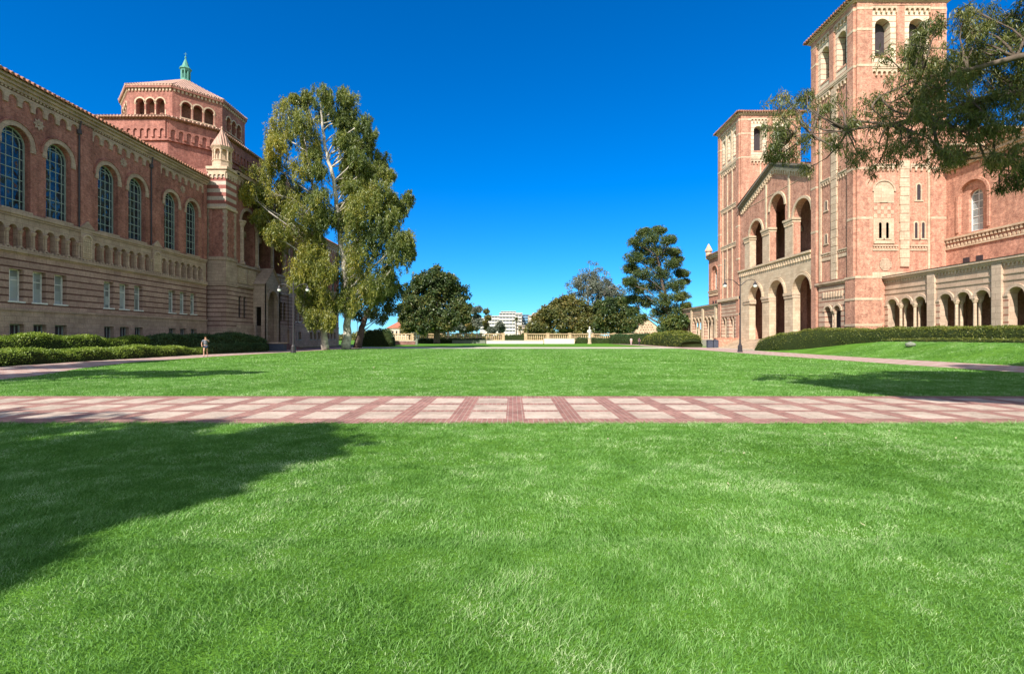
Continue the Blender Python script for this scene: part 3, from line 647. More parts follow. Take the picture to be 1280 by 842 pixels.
def lib_entrance():
    EX = -36.0; fe = Fr((EX, 0, 0), (0, 1, 0), (1, 0, 0)); y0, y1 = 64.2, 79.4
    up, lo, st = MB(), MB(), MB()
    cs = (67.4, 71.8, 76.2)
    panel(up, fe, rect(y0, y1, 11.3, 22.9), [arch(c, 3.3, 11.5, 17.2) for c in cs], 0, 1.58)
    fbox(up, fe, y0, y1, 11.0, 22.8, -3, -1.6)
    panel(lo, fe, rect(y0, y1, 3.4, 8.4), [arch(u, 0.75, 4.4, 6.9, 8) for u in (65.4, 66.6, 76.9, 78.1)] + [arch(71.0, 2.6, 3.41, 7.0, 12)], 0.05, 0.5)
    fbox(st, fe, y0, y1, 0.0, 3.4, -2, 0.12)
    fbox(st, fe, y0, y1, 8.4, 8.7, -.2, 0.25); fbox(st, fe, y0, y1, 8.7, 11.1, -.2, 0.05); fbox(st, fe, y0, y1, 11.1, 11.42, -1.6, 0.28)
    fbox(st, fe, y0, y1, 22.5, 22.8, -.2, .2); fbox(st, fe, y0 - .2, y1 + .2, 22.8, 23.3, -.9, .45)
    lombard(st, fe, y0, y1, 22.5, .8, .95, 0, .12)
    for c in cs:
        ring(st, fe, c, 17.2, 1.65, 2.05, -.02, .10, 16)
    for u in (65.75, 69.6, 74.0, 77.85):
        column(L_, EX + 0.05, u, 11.42, 17.2, 0.30, M['stone_l'], 'loggia_column')
    for c in cs:                                            # screens inside the loggia
        for s in (-.55, .55): column(L_, EX - 1.2, c + s, 11.42, 15.6, 0.13, M['stone_l'], 'screen_column', True, 8)
        fbox(st, fe, c - 1.6, c + 1.6, 15.6, 16.4, -1.5, -1.1)
    gb = MB()
    for u0 in (64.9, 67.3, 74.4, 76.8): fbox(gb, fe, u0, u0 + 1.9, 8.95, 10.9, .04, .07)
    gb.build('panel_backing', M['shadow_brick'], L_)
    g = MB()
    for u0 in (64.9, 67.3, 74.4, 76.8):                      # pierced panels over the striped wall
        for k in range(7): fbox(g, fe, u0 + .3 * k, u0 + .3 * k + .12, 8.95, 10.9, .07, .14)
        for k in range(7): fbox(g, fe, u0, u0 + 1.9, 8.95 + .29 * k, 9.05 + .29 * k, .07, .13)
    g.build('pierced_panel', M['stone_pale'], L_)
    for u in (65.4, 66.6, 76.9, 78.1): arched_window(L_, fe, u, .75, 4.4, 6.9, -.3, M['metal'], M['glass'], 1, 5, .05, 'side_window', 0)
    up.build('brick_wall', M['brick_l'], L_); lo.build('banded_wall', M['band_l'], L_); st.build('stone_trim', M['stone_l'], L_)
    r = MB(); r.add([(EX + .55, y0 - .3, 23.34), (EX + .55, y1 + .3, 23.34), (-39, y1 + .3, 24.5), (-39, y0 - .3, 24.5)], [(0, 1, 2, 3)]); r.build('roof', M['tile'], L_)
    # body
    b = MB(); b.box(-52, EX - 1.6, 62.0, 82, 0.0, 22.8); b.build('rear_wall', M['brick_l'], L_)
    # porch with gable and round arch
    px0, px1, py0, py1 = EX, -34.35, 68.7, 73.3
    P = MB(); fp = Fr((px1, 0, 0), (0, 1, 0), (1, 0, 0))
    panel(P, fp, [(py0, 1.0), (py1, 1.0), (py1, 9.2), (71.0, 11.4), (py0, 9.2)], [arch(71.0, 2.7, 1.01, 7.0, 14)], 0, 0.5)
    fs_ = Fr((0, py0 - .014, 0), (1, 0, 0), (0, -1, 0))
    panel(P, fs_, rect(px0, px1, 1.0, 9.2), [rect(px0 + .35, px1 - .35, 1.01, 6.0)], 0, .35)
    P.box(px0, px1, py1 - .4, py1 - .01, 1, 9.2)
    ring(P, fp, 71.0, 7.0, 1.36, 1.75, 0, .12, 14)
    P.build('porch', M['stone_l'], L_)
    R = MB(); R.add([(x, y, z) for x in (px0 - .1, px1 + .2) for y, z in ((py0 - .3, 9.1), (71.0, 11.6), (py1 + .3, 9.1))], [(0, 1, 4, 3), (1, 2, 5, 4)]); R.build('porch_roof', M['copper'] if False else M['stone_l'], L_)
    D = MB(); fbox(D, fe, 69.7, 72.3, 1.0, 7.2, -.75, -.6); fbox(D, fe, 70.9, 71.1, 1.0, 6.2, -.6, -.5); D.build('entrance_door', M['dark'], L_)
    S = MB()
    for i in range(6): S.box(px0, px1 + 2.4 - .38 * i, 66.5 + .3 * i, 75.5 - .3 * i, .17 * i, .17 * (i + 1))
    S.build('entrance_steps', M['plaza_l'], L_)
    # corner turrets
    for yc in (63.15, 80.5):
        T = MB(); TS = MB(); B = MB()
        x0, x1, a, b_ = -38.2, -35.85, yc - 1.17, yc + 1.17
        TS.box(x0, x1, a, b_, 18.1, 22.4); TS.build('turret_shaft', M['stripe_t'], L_)
        T.box(x0 - .1, x1 + .12, a - .12, b_ + .12, 17.8, 18.1)
        T.box(x0, x1 + .14, a - .14, b_ + .14, 22.4, 22.7); T.box(x0, x1 + .3, a - .3, b_ + .3, 22.7, 23.05)
        ft = Fr((0, a, 0), (1, 0, 0), (0, -1, 0)); lombard(T, ft, x0 + .2, x1, 22.4, .8, .55, 0, .14)
        ft2 = Fr((x1, 0, 0), (0, 1, 0), (1, 0, 0)); lombard(T, ft2, a, b_, 22.4, .8, .55, 0, .14)
        T.lathe(-37.0, yc, [(23.05, 1.28), (23.2, 1.28), (23.25, 1.12), (23.9, 1.12), (23.95, 1.2), (24.05, 1.2)], 8, PI / 8)
        T.lathe(-37.0, yc, [(25.45, 1.1), (25.6, 1.2), (25.75, 1.32), (25.8, 1.32)], 8, PI / 8)
        T.lathe(-37.0, yc, [(24.0, .62), (25.5, .62)], 8, PI / 8)
        for k in range(8):
            t = 2 * PI * k / 8 + PI / 8; c_ = (-37.0 + 1.0 * math.cos(t), yc + 1.0 * math.sin(t))
            T.lathe(*c_, [(24.0, .17), (24.1, .12), (25.3, .11), (25.45, .2)], 6)
        for k in range(8):          # arch heads between the little columns
            t = 2 * PI * (k + .5) / 8 + PI / 8; n_ = Vector((math.cos(t), math.sin(t), 0)); u_ = Vector((-n_.y, n_.x, 0))
            f_ = Fr(Vector((-37.0, yc, 0)) + n_ * 0.98, u_, n_); lombard(T, f_, -.38, .38, 25.5, .42, .76, -.1, .04, 0, 5, .36)
        T.build('turret_lantern', M['stone_pale'], L_)
        C_ = MB(); C_.lathe(-37.0, yc, [(25.8, 1.34), (26.6, .95), (27.6, .38), (28.2, .1), (28.3, .16), (28.45, .16), (28.6, .03)], 8, PI / 8); C_.build('turret_spire', M['tile_pale'], L_)
        # middle stage: brick panel held by rough stone corners
        B.box(x0, x1 - .12, a + .12, b_ - .12, 11.8, 17.9); B.build('turret_brick', M['brick_l'], L_)
        Q = MB()
        for i in range(14):
            z = 11.9 + .42 * i; e = .42 if i % 2 else .28
            Q.box(x1 - e, x1, a, a + e, z, z + .4)
            Q.box(x1 - .3, x1, b_ - e, b_, z, z + .4); Q.box(x0, x0 + e * .6, a, a + .2, z, z + .4)
        Q.box(x0, x1 + .12, a - .12, b_ + .12, 11.45, 11.85); Q.box(x0, x1 + .02, a - .02, b_ + .02, 8.5, 11.45); Q.box(x0, x1 + .12, a - .12, b_ + .12, 8.2, 8.5)
        Q.build('turret_stone', M['stone_l'], L_)
        G = MB(); G.box(x0, x1 + .02, a - .02, b_ + .02, 3.0, 8.2); G.build('turret_base', M['band_l'], L_)
        G2 = MB(); G2.box(x0, x1 + .15, a - .15, b_ + .15, 0, 3.0); G2.build('turret_plinth', M['stone_l'], L_)
lib_entrance()

def lib_tower():
    cx, cy, hx, hy, c = -47.3, 71.7, 8.4, 10.2, 3.95
    def octo(hx, hy, c): return [(cx - hx + c, cy - hy), (cx + hx - c, cy - hy), (cx + hx, cy - hy + c), (cx + hx, cy + hy - c), (cx + hx - c, cy + hy), (cx - hx + c, cy + hy), (cx - hx, cy + hy - c), (cx - hx, cy - hy + c)]
    def prism(mb, pts, z0, z1, pts2=None):
        p2 = pts2 or pts; n = len(pts)
        mb.add([(x, y, z0) for x, y in pts] + [(x, y, z1) for x, y in p2], [(i, (i + 1) % n, n + (i + 1) % n, n + i) for i in range(n)] + [tuple(range(n))[::-1], tuple(range(n, 2 * n))])
    w1, tr, rf = MB(), MB(), MB()
    prism(w1, octo(hx - .5, hy - .5, c - .2), 17, 26.3)
    prism(w1, octo(hx - .25, hy - .25, c - .1), 26.3, 29.0)
    prism(tr, octo(hx - .05, hy - .05, c), 26.1, 26.4); prism(tr, octo(hx - .1, hy - .1, c), 28.75, 29.0)
    prism(tr, octo(hx - .25, hy - .25, c), 22.8, 23.1)
    pts = octo(hx - .25, hy - .25, c - .1)
    for i in range(8):       # blind arcade
        a, b = Vector((*pts[i], 0)), Vector((*pts[(i + 1) % 8], 0)); U = (b - a).normalized(); N = Vector((U.y, -U.x, 0)); L = (b - a).length
        f_ = Fr(a, U, N); n = int(L / .78)
        lombard(w1, f_, .15, L - .15, 28.75, 2.1, .85, 0, .16, 0, 6, .30)
    w1.build('tower_wall', M['brick_l'], L_)
    po, pi_ = octo(hx + .3, hy + .3, c + .12), octo(6.3, 6.3, 3.7)
    rf.add([(x, y, 29.0) for x, y in po] + [(x, y, 30.6) for x, y in pi_] + [(x, y, 29.12) for x, y in po], [(16 + i, 16 + (i + 1) % 8, 8 + (i + 1) % 8, 8 + i) for i in range(8)] + [(i, (i + 1) % 8, 16 + (i + 1) % 8, 16 + i) for i in range(8)] + [tuple(range(8))])
    for i in range(8):
        a, b = Vector((*po[i], 29.1)), Vector((*po[(i + 1) % 8], 29.1)); n = int((b - a).length / .42)
        N = Vector(((b - a).y, -(b - a).x, 0)).normalized()
        for k in range(n): q = a + (b - a) * (k + .5) / n; rf.tube([q + N * .05, q - N * .6 + Vector((0, 0, .25))], .13, 5)
    rf.build('lower_roof', M['tile_pale'], L_)
    # upper octagon with three arched openings to a side
    s = 5.8; R = s / (2 * math.sin(PI / 8)); ap = R * math.cos(PI / 8)
    U8 = MB(); D8 = MB(); T8 = MB()
    for i in range(8):
        t = -PI / 2 + i * PI / 4; N = Vector((math.cos(t), math.sin(t), 0)); U = Vector((-N.y, N.x, 0))
        f_ = Fr(Vector((cx, cy, 0)) + N * ap, U, N)
        panel(U8, f_, rect(-s / 2, s / 2, 29.6, 34.3), [arch(u, 1.12, 30.75, 32.35, 8) for u in (-1.32, 0, 1.32)], 0, .7)
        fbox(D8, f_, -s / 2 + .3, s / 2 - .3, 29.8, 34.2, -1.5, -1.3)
        for u in (-1.32, 0, 1.32): ring(T8, f_, u, 32.35, .56, .74, 0, .06, 8)
        fbox(T8, f_, -2.1, 2.1, 30.6, 30.75, 0, .12); dentils(T8, f_, -s / 2, s / 2, 33.85, 34.2, .42, 0, .14)
        fbox(U8, f_, -s / 2 - .05, s / 2 + .05, 34.2, 34.45, -.2, .3)
        for u in (-1.98, -.66, .66, 1.98):
            p = f_.p(u, 0, -.1); T8.lathe(p.x, p.y, [(30.75, .16), (30.9, .12), (32.1, .11), (32.35, .2)], 6)
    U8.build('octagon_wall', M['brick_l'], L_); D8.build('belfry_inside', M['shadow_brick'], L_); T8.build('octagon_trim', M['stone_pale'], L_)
    RR = MB(); RR.lathe(cx, cy, [(34.42, R + .2), (34.45, R + .35), (34.6, R + .35), (38.6, .9)], 8, PI / 8)
    Ro = R + .35
    for i in range(8):
        a = Vector((cx + Ro * math.cos(PI / 8 + i * PI / 4), cy + Ro * math.sin(PI / 8 + i * PI / 4), 34.58)); b = Vector((cx + Ro * math.cos(PI / 8 + (i + 1) * PI / 4), cy + Ro * math.sin(PI / 8 + (i + 1) * PI / 4), 34.58))
        for k in range(14): q = a + (b - a) * (k + .5) / 14; RR.tube([q, q + (Vector((cx, cy, 37)) - q).normalized() * .7], .12, 5)
        RR.tube([a, Vector((cx, cy, 38.8))], .13, 6)
    RR.build('tower_roof', M['tile_pale'], L_)
    C = MB(); C.lathe(cx, cy, [(38.3, .82), (38.7, .72), (38.8, .64), (38.95, .64)], 8, PI / 8)
    C.lathe(cx, cy, [(38.95, .32), (40.3, .32)], 8, PI / 8)
    for k in range(8): t = 2 * PI * k / 8 + PI / 8; C.lathe(cx + .54 * math.cos(t), cy + .54 * math.sin(t), [(38.95, .10), (40.3, .10)], 6)
    C.lathe(cx, cy, [(40.1, .60), (40.3, .66), (40.4, .80), (40.5, .80), (40.8, .50), (41.5, .26), (42.0, .06), (42.1, .12), (42.25, .12), (42.35, .03), (42.9, .02)], 8, PI / 8)
    C.tube([(cx - .2, cy, 42.65), (cx + .2, cy, 42.65)], .03, 5)
    C.build('copper_lantern', M['copper'], L_)
lib_tower()

# ================================================================== HALL (right)
H_ = thing('hall_building', 'sunlit twin towered brick hall with a gabled arched portico and low cloister, on the right', 'building', (44, 73, 0))
HX = 38.7
def slit(mb_dark, fr, u, w, z0, z1, d): fbox(mb_dark, fr, u - w / 2, u + w / 2, z0, z1, d, d + .02)
def face(fr, W, wins, pw, up, base, tr, dark, pale, lowz, midz=0):
    """one side of a tower. wins = centres of the belfry openings"""
    holes = [arch(u, ww, 33.3, 37.7 - ww / 2, 12) for u, ww in wins]
    panel(up, fr, rect(pw, W - pw, 32.5, 39.0), holes, 0, .95)
    for u, ww in wins:
        fbox(dark, fr, u - ww / 2 - .1, u + ww / 2 + .1, 33.2, 37.9, -1.6, -.96)  # dark backing panel stands for the shade deep in the opening
        fbox(base, fr, u - ww / 2, u + ww / 2, 33.28, 33.5, -.9, .05)
    fbox(base, fr, 0, pw, lowz, 39.4, -.4, .28); fbox(base, fr, W - pw, W, lowz, 39.4, -.4, .28)
    gaps = [(a[0] + b[0]) / 2 for a, b in zip(wins[:-1], wins[1:])]
    for g in gaps: fbox(base, fr, g - .42, g + .42, 32.5, 39.0, -.2, .20) if len(wins) == 2 else fbox(tr, fr, g - .13, g + .13, 32.5, 39.0, -.2, .14)
    segs = [pw] + gaps + [W - pw]
    ins = .42 if len(wins) == 2 else .13
    for i in range(len(segs) - 1):
        a = segs[i] + (ins if i else 0); b = segs[i + 1] - (ins if i < len(segs) - 2 else 0)
        lombard(pale, fr, a, b, 39.05, .75, .62, 0, .2)
        lombard(pale, fr, a, b, 31.95, .75, .62, 0, .2)
    fbox(pale, fr, pw, W - pw, 31.95, 32.5, -.2, .26); fbox(tr, fr, pw, W - pw, 32.12, 32.3, .26, .3)
    fbox(base, fr, pw, W - pw, 39.05, 39.5, -.2, .24)
    for z in (38.55, 36.2, 32.15, 20.6, 15.0):
        if z > lowz:
            fbox(pale, fr, -.02, pw + .02, z, z + .27, 0, .31); fbox(pale, fr, W - pw - .02, W + .02, z, z + .27, 0, .31)
    fbox(base, fr, pw, W - pw, max(midz, lowz), 31.95, -.4, 0)
def tower(x0, x1, y0, y1, wf, wsd, lowz=0):
    up, base, tr, dark, pale = MB(), MB(), MB(), MB(), MB()
    f1 = Fr((x0, y0, 0), (1, 0, 0), (0, -1, 0)); f2 = Fr((x0, y0, 0), (0, 1, 0), (-1, 0, 0))
    f3 = Fr((x0, y1, 0), (1, 0, 0), (0, 1, 0)); f4 = Fr((x1, y0, 0), (0, 1, 0), (1, 0, 0))
    W1, W2 = x1 - x0, y1 - y0
    face(f1, W1, wf, 1.7, up, base, tr, dark, pale, lowz); face(f2, W2, wsd, 1.0, up, base, tr, dark, pale, lowz, 8.2)
    face(f3, W1, wf, 1.7, up, base, tr, dark, pale, lowz); face(f4, W2, wsd, 1.0, up, base, tr, dark, pale, lowz)
    base.box(x0 + 1.7, x1 - 1.7, y0 + 1.7, y1 - 1.7, 0, 39.2)
    # roof with broad eaves
    rf = MB(); e = .85; zc = 42.0; cx, cy = (x0 + x1) / 2, (y0 + y1) / 2
    q = [(x0 - e, y0 - e), (x1 + e, y0 - e), (x1 + e, y1 + e), (x0 - e, y1 + e)]
    rf.add([(x, y, 39.98) for x, y in q] + [(cx, cy, zc)], [(0, 1, 4), (1, 2, 4), (2, 3, 4), (3, 0, 4)])
    rf.add([(x, y, 39.8) for x, y in q] + [(x, y, 39.98) for x, y in q], [(0, 3, 2, 1), (0, 1, 5, 4), (1, 2, 6, 5), (2, 3, 7, 6), (3, 0, 4, 7)])
    for i in range(4):
        a, b = Vector((*q[i], 39.96)), Vector((*q[(i + 1) % 4], 39.96)); n = int((b - a).length / .45)
        for k in range(n): p = a + (b - a) * (k + .5) / n; rf.tube([p, p + (Vector((cx, cy, zc)) - p).normalized() * .8], .12, 5)
    rf.build('tower_roof', M['tile'], H_)
    ev = MB(); ev.box(x0 - .32, x1 + .32, y0 - .32, y1 + .32, 39.4, 39.55); ev.box(x0 - .5, x1 + .5, y0 - .5, y1 + .5, 39.55, 39.72)
    for i in range(int(W2 / .45)): y = y0 + .2 + i * .45; ev.box(x0 - .75, x0 - .2, y, y + .14, 39.66, 39.8)
    for i in range(int(W1 / .45)): x = x0 + .2 + i * .45; ev.box(x, x + .14, y0 - .75, y0 - .2, 39.66, 39.8)
    ev.build('eaves', M['stone_r'], H_)
    up.build('belfry_panels', M['stripe_r'], H_); tr.build('string_course', M['stone_r'], H_); dark.build('belfry_dark_back', M['opening_dark'], H_)
    return f1, f2, W1, W2, base, pale
# near tower
f1, f2, W1, W2, base, pale = tower(38.7, 48.7, 56.0, 63.9, [(3.05, 1.75), (6.9, 1.75)], [(2.4, 1.6), (5.5, 1.6)])
tr2, slot, pst = MB(), MB(), MB()  # slot gathers flat dark sheets that stand for shade inside openings
def slot_win(fr, u, w, z0, z1):
    """a narrow round headed opening with pale jambs"""
    ring(tr2, fr, u, z1 - w / 2, w / 2, w / 2 + .16, -.02, .06, 8); fbox(tr2, fr, u - w / 2 - .3, u + w / 2 + .3, z0 - .16, z0, -.02, .1)
    slot.add([fr.p(a, b, .035) for a, b in arch(u, w, z0, z1 - w / 2, 8)], [tuple(range(len(arch(u, w, z0, z1 - w / 2, 8))))])
    fbox(tr2, fr, u + w / 2, u + w / 2 + .12, z0, z1 - w / 2, -.02, .07); fbox(tr2, fr, u - w / 2 - .12, u - w / 2, z0, z1 - w / 2, -.02, .07)
# front face: central stone strip, arched panel, paired windows, lattice disc
for zz, w_ in ((9.6, .0),):
    n = 0; z = 9.7
    while z < 21.0:
        e = .05 if n % 2 else 0; fbox(pst, f1, 4.95 - e, 5.95 + e, z, z + .95, 0, .18 - .02 * (n % 2)); z += 1.0; n += 1
fbox(pst, f1, 8.05, 8.35, 9.4, 31, 0, .16)
panel_pts = arch(3.15, 2.3, 16.9, 18.2, 12)
pst.add([f1.p(a, b, .05) for a, b in panel_pts], [tuple(range(len(panel_pts)))])
ring(pst, f1, 3.15, 18.2, 1.15, 1.32, 0, .14, 14)
slot_win(f1, 3.15, .32, 17.1, 18.9)
fbox(pst, f1, 2.0, 4.3, 12.3, 12.55, 0, .16)
for i in range(6):
    for j in range(3):
        if (i + j) % 2 == 0: fbox(pst, f1, 2.05 + .375 * i, 2.05 + .375 * (i + 1), 15.2 + .45 * j, 15.65 + .45 * j, 0, .05)
fbox(pst, f1, 2.0, 4.3, 12.55, 15.15, 0, .035)
for u in (2.75, 3.55): slot_win(f1, u, .32, 12.9, 14.7)
for u in (6.8, 7.6): slot_win(f1, u, .32, 12.9, 14.7)
slot_win(f1, 7.1, .42, 17.2, 19.0)
for a, b in ((1.9, 4.7), (6.1, 8.0)):
    lombard(pst, f1, a, b, 21.1, .6, .62, 0, .16); fbox(pst, f1, a, b, 21.1, 21.25, 0, .22)
    dentils(pst, f1, a, b, 11.75, 12.0, .3, 0, .1); fbox(pst, f1, a, b, 12.0, 12.16, 0, .16); fbox(pst, f1, a, b, 11.5, 11.7, 0, .1)
# lattice disc
lat = MB(); pts = [(3.35 + .68 * math.cos(2 * PI * i / 20), 9.95 + .68 * math.sin(2 * PI * i / 20)) for i in range(20)]
slot.add([f1.p(a, b, .03) for a, b in pts], [tuple(range(20))])
for i in range(-4, 5):
    h = math.sqrt(max(0, .68 ** 2 - (i * .15) ** 2)); fbox(lat, f1, 3.35 + i * .15 - .035, 3.35 + i * .15 + .035, 9.95 - h, 9.95 + h, .03, .07); fbox(lat, f1, 3.35 - h, 3.35 + h, 9.95 + i * .15 - .035, 9.95 + i * .15 + .035, .03, .068)
lat.build('lattice_disc', M['stone_pale'], H_)
fbox(pst, f1, 1.7, 8.3, 8.5, 9.1, 0, .14)
# side face
for uc in (3.6,):
    n = 0; z = 8.7
    while z < 31:
        e = .05 if n % 2 else 0; fbox(pst, f2, uc - .5 - e, uc + .5 + e, z, z + .95, 0, .18 - .02 * (n % 2)); z += 1.0; n += 1
fbox(pst, f2, 6.1, 6.45, 8.7, 31, 0, .16)
for a, b in ((1.0, 2.9), (4.3, 6.1)):
    lombard(pst, f2, a, b, 21.1, .6, .5, 0, .16); fbox(pst, f2, a, b, 21.1, 21.25, 0, .22)
    dentils(pst, f2, a, b, 11.75, 12.0, .3, 0, .1); fbox(pst, f2, a, b, 12.0, 12.16, 0, .16); fbox(pst, f2, a, b, 11.2, 11.6, 0, .08)
slot_win(f2, 5.2, .34, 17.4, 18.5); slot_win(f2, 5.2, .34, 13.3, 14.4)
fbox(base, f1, -.35, 2.6, 0, 8.6, -.5, .45); fbox(base, f2, .05, 1.3, 0, 8.58, -.5, .32)
for z in (3.0, 5.9, 8.35): fbox(pst, f1, -.40, 2.62, z, z + .27, -.4, .50); fbox(pst, f2, -.46, 1.32, z + .003, z + .267, -.4, .385)
# stone bay at the foot of the side face with coupled columns
sb = MB(); panel(sb, f2, rect(1.3, 6.6, 1.3, 8.3), [arcade((3.0, 4.75), 1.25, 1.35, 4.9, 10)], .10, .9)
fbox(sb, f2, 1.3, 7.0, 8.3, 8.6, 0, .38); fbox(sb, f2, 1.3, 7.0, 8.15, 8.3, 0, .25)
sb.build('banded_bay', M['band_r'], H_)
for u in (3.0, 4.75): ring(pst, f2, u, 4.9, .63, .88, .05, .2, 10)
dentils(pst, f2, 1.9, 5.8, 6.6, 7.3, .45, .1, .22)
fbox(slot, f2, 2.2, 5.6, 1.3, 5.8, -1.0, -.8)
for u in (3.70, 4.05): column(H_, HX + .12, 56 + u, 1.3, 4.9, .14, M['stone_pale'], 'portal_column')
# far tower
base.build('brick_wall', M['brick_r'], H_); pale.build('corbel_table', M['stone_pale'], H_)
pst.build('pale_stone_strips', M['stone_pale'], H_); pst = MB()
g1, g2, V1, V2, fbase, fpale = tower(38.7, 48.7, 84.4, 92.9, [(3.05, 1.5), (6.9, 1.5)], [(2.0, .9), (4.25, .9), (6.5, .9)])
for uc in (2.9, 4.9, 6.9): fbox(pst, g2, uc - .14, uc + .14, 8.7, 31.9, 0, .14)
for uc in (3.4, 6.6): fbox(pst, g1, uc - .13, uc + .13, 20, 31.9, 0, .13)
for z in (25.0, 18.2):
    lombard(pst, g2, 1.2, 7.6, z, .6, .45, 0, .2); fbox(pst, g2, 1.2, 7.6, z, z + .2, 0, .26)
slot_win(g2, 6.0, .5, 11.5, 16.0)
fbox(pst, g2, 0, 8.5, 8.3, 8.8, 0, .45); 
sb = MB(); panel(sb, g2, rect(.9, 7.9, 1.3, 8.3), [arcade((2.4, 3.6), .95, 1.35, 5.0, 8), arcade((5.4, 6.6), .95, 1.35, 5.0, 8)], .12, .7); sb.build('banded_bay', M['band_r'], H_)
fbox(slot, g2, 1.6, 7.3, 1.3, 6.0, -.8, -.6)
for u in (3.0, 6.0): column(H_, HX + .15, 84.4 + u, 1.3, 5.0, .12, M['stone_pale'], 'portal_column', True, 8)
fbox(pst, g2, 0, .9, 5.6, 5.9, 0, .35)
fbase.build('brick_wall', M['brick_r'], H_); fpale.build('corbel_table', M['stone_pale'], H_)

# portico between the towers
fp = Fr((HX, 0, 0), (0, 1, 0), (-1, 0, 0))
P0, P1, PC = 63.9, 84.4, 73.2
AC = (66.15, 72.45, 78.75)
lw = MB(); panel(lw, fp, rect(P0, P1, 1.45, 12.6), [arch(c, 4.2, 1.5, 8.0, 18) for c in AC], .15, 1.0); lw.build('stone_portico_wall', M['stone_r'], H_)
uw = MB(); panel(uw, fp, [(P0, 13.0), (P1, 13.0), (P1, 23.0), (PC, 26.9), (P0, 23.3)], [arch(AC[0], 4.1, 13.05, 18.2, 18), arch(AC[1], 4.1, 13.05, 20.6, 18), arch(AC[2], 4.1, 13.05, 18.2, 18)], .05, .9); uw.build('brick_gable_wall', M['brick_r'], H_)
fl = MB(); fbox(fl, fp, P0, P1, 12.5, 12.75, -6, .2); fbox(fl, fp, P0, P1, 12.75, 13.03, -6, .45); fbox(fl, fp, P0, P1, 1.3, 1.48, -6, .6)
dentils(fl, fp, P0, P1, 11.95, 12.5, .62, .15, .32, .5)
for c, z in zip(AC, (8.0, 8.0, 8.0)): ring(fl, fp, c, z, 2.1, 2.38, .1, .30, 18); ring(fl, fp, c, z, 2.46, 2.54, .1, .24, 18)
for c, z in zip(AC, (18.2, 20.6, 18.2)): ring(fl, fp, c, z, 2.05, 2.40, 0, .22, 18)
fbox(fl, fp, P0, P1, 23.0, 23.05, -.2, .1)
for u in (69.3, 75.6):
    fbox(fl, fp, u - .2, u + .2, 17.9, 25.2, 0, .18)
fl.build('portico_trim', M['stone_r'], H_)
# piers of the upper storey: stone shafts with carved capitals, and the lower capitals
for u, z, hw in ((69.3, 17.6, 1.0), (75.6, 17.6, 1.0), (81.6, 17.6, .86)):
    mb = MB(); fbox(mb, fp, u - hw, u + hw, 13.03, z, -.88, .14)
    mb.build('stone_pier', M['stone_pale'], H_)
    cp = MB(); fbox(cp, fp, u - hw - .12, u + hw + .12, z, z + .35, -.9, .28); fbox(cp, fp, u - hw - .25, u + hw + .25, z + .35, z + .65, -.9, .38); dentils(cp, fp, u - hw - .1, u + hw + .1, z - .3, z, .3, .14, .26); cp.build('capital', M['stone_r'], H_)
for u in (69.3, 75.6, 81.6):
    cp = MB(); fbox(cp, fp, u - 1.15, u + 1.15, 7.6, 7.95, -.8, .36); fbox(cp, fp, u - 1.1, u + 1.1, 7.2, 7.6, -.8, .26); cp.build('capital', M['stone_pale'], H_)
# raking cornice with corbels
rk = MB()
for (ya, za, yb, zb) in ((P0 - .1, 23.3, PC, 26.9), (PC, 26.9, P1 - .6, 23.0)):
    s_ = (zb - za) / (yb - ya)
    for dz, dd, h in ((0, .35, .25), (.25, .6, .2), (.45, .8, .28)):
        rk.add([fp.p(y, z + dz + k, d) for k in (0, h) for y, z, d in ((ya, za, -.3), (yb, zb, -.3), (yb, zb, dd), (ya, za, dd))], [(0, 3, 2, 1), (4, 5, 6, 7), (0, 1, 5, 4), (1, 2, 6, 5), (2, 3, 7, 6), (3, 0, 4, 7)])
rk.build('gable_cornice', plain_mat('grey weathered coping', (0.20, 0.17, 0.14), .85, .2), H_)
cb = MB()
lombard(cb, fp, P0 + .1, PC - .1, 23.35, .95, .62, .05, .30, (26.9 - 23.3) / (PC - P0)); lombard(cb, fp, PC + .1, P1 - .8, 26.9, .95, .62, .05, .30, (23.0 - 26.9) / (P1 - PC)); cb.build('gable_corbels', M['stone_r'], H_)
gr = MB(); gr.add([(x, y, z) for x in (HX - .8, HX + 14) for y, z in ((P0 - .1, 24.05), (PC, 27.65), (P1 - .1, 23.9))], [(0, 1, 4, 3), (1, 2, 5, 4)]); gr.build('portico_roof', M['tile'], H_)
# inside of the portico
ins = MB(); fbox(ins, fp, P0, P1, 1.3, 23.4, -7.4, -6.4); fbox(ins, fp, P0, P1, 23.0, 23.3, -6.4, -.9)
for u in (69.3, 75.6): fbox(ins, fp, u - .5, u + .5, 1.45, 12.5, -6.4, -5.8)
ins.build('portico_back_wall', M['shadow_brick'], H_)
for c in AC:
    d_ = MB(); fbox(d_, fp, c - 1.1, c + 1.1, 1.48, 5.6, -6.4, -6.3); d_.build('portico_door', M['dark'], H_)
    arched_window(H_, fp, c, 2.4, 14.6, 18.2, -6.38, M['frame_l'], M['glass'], 2, 5, .12, 'loggia_window', 0)
# interior transverse arches
ia = MB()
for c in AC: ring(ia, fp, c, 18.2, 1.5, 1.85, -6.3, -6.1, 12)
ia.build('inner_arch', M['stone_r'], H_)
# steps
stp = MB()
for i in range(9): stp.box(HX - 4.0 + .42 * i, HX + .3, 70.0 + .1 * i, 84.0, .165 * i, .165 * (i + 1))
stp.build('front_steps', M['stone_r'], H_)
cw = MB(); cw.box(34.4, 38.2, 84.0, 84.9, 0, 1.55); cw.box(34.3, 38.3, 83.95, 84.95, 1.55, 1.68); cw.build('step_wall', M['brick_r'], H_)

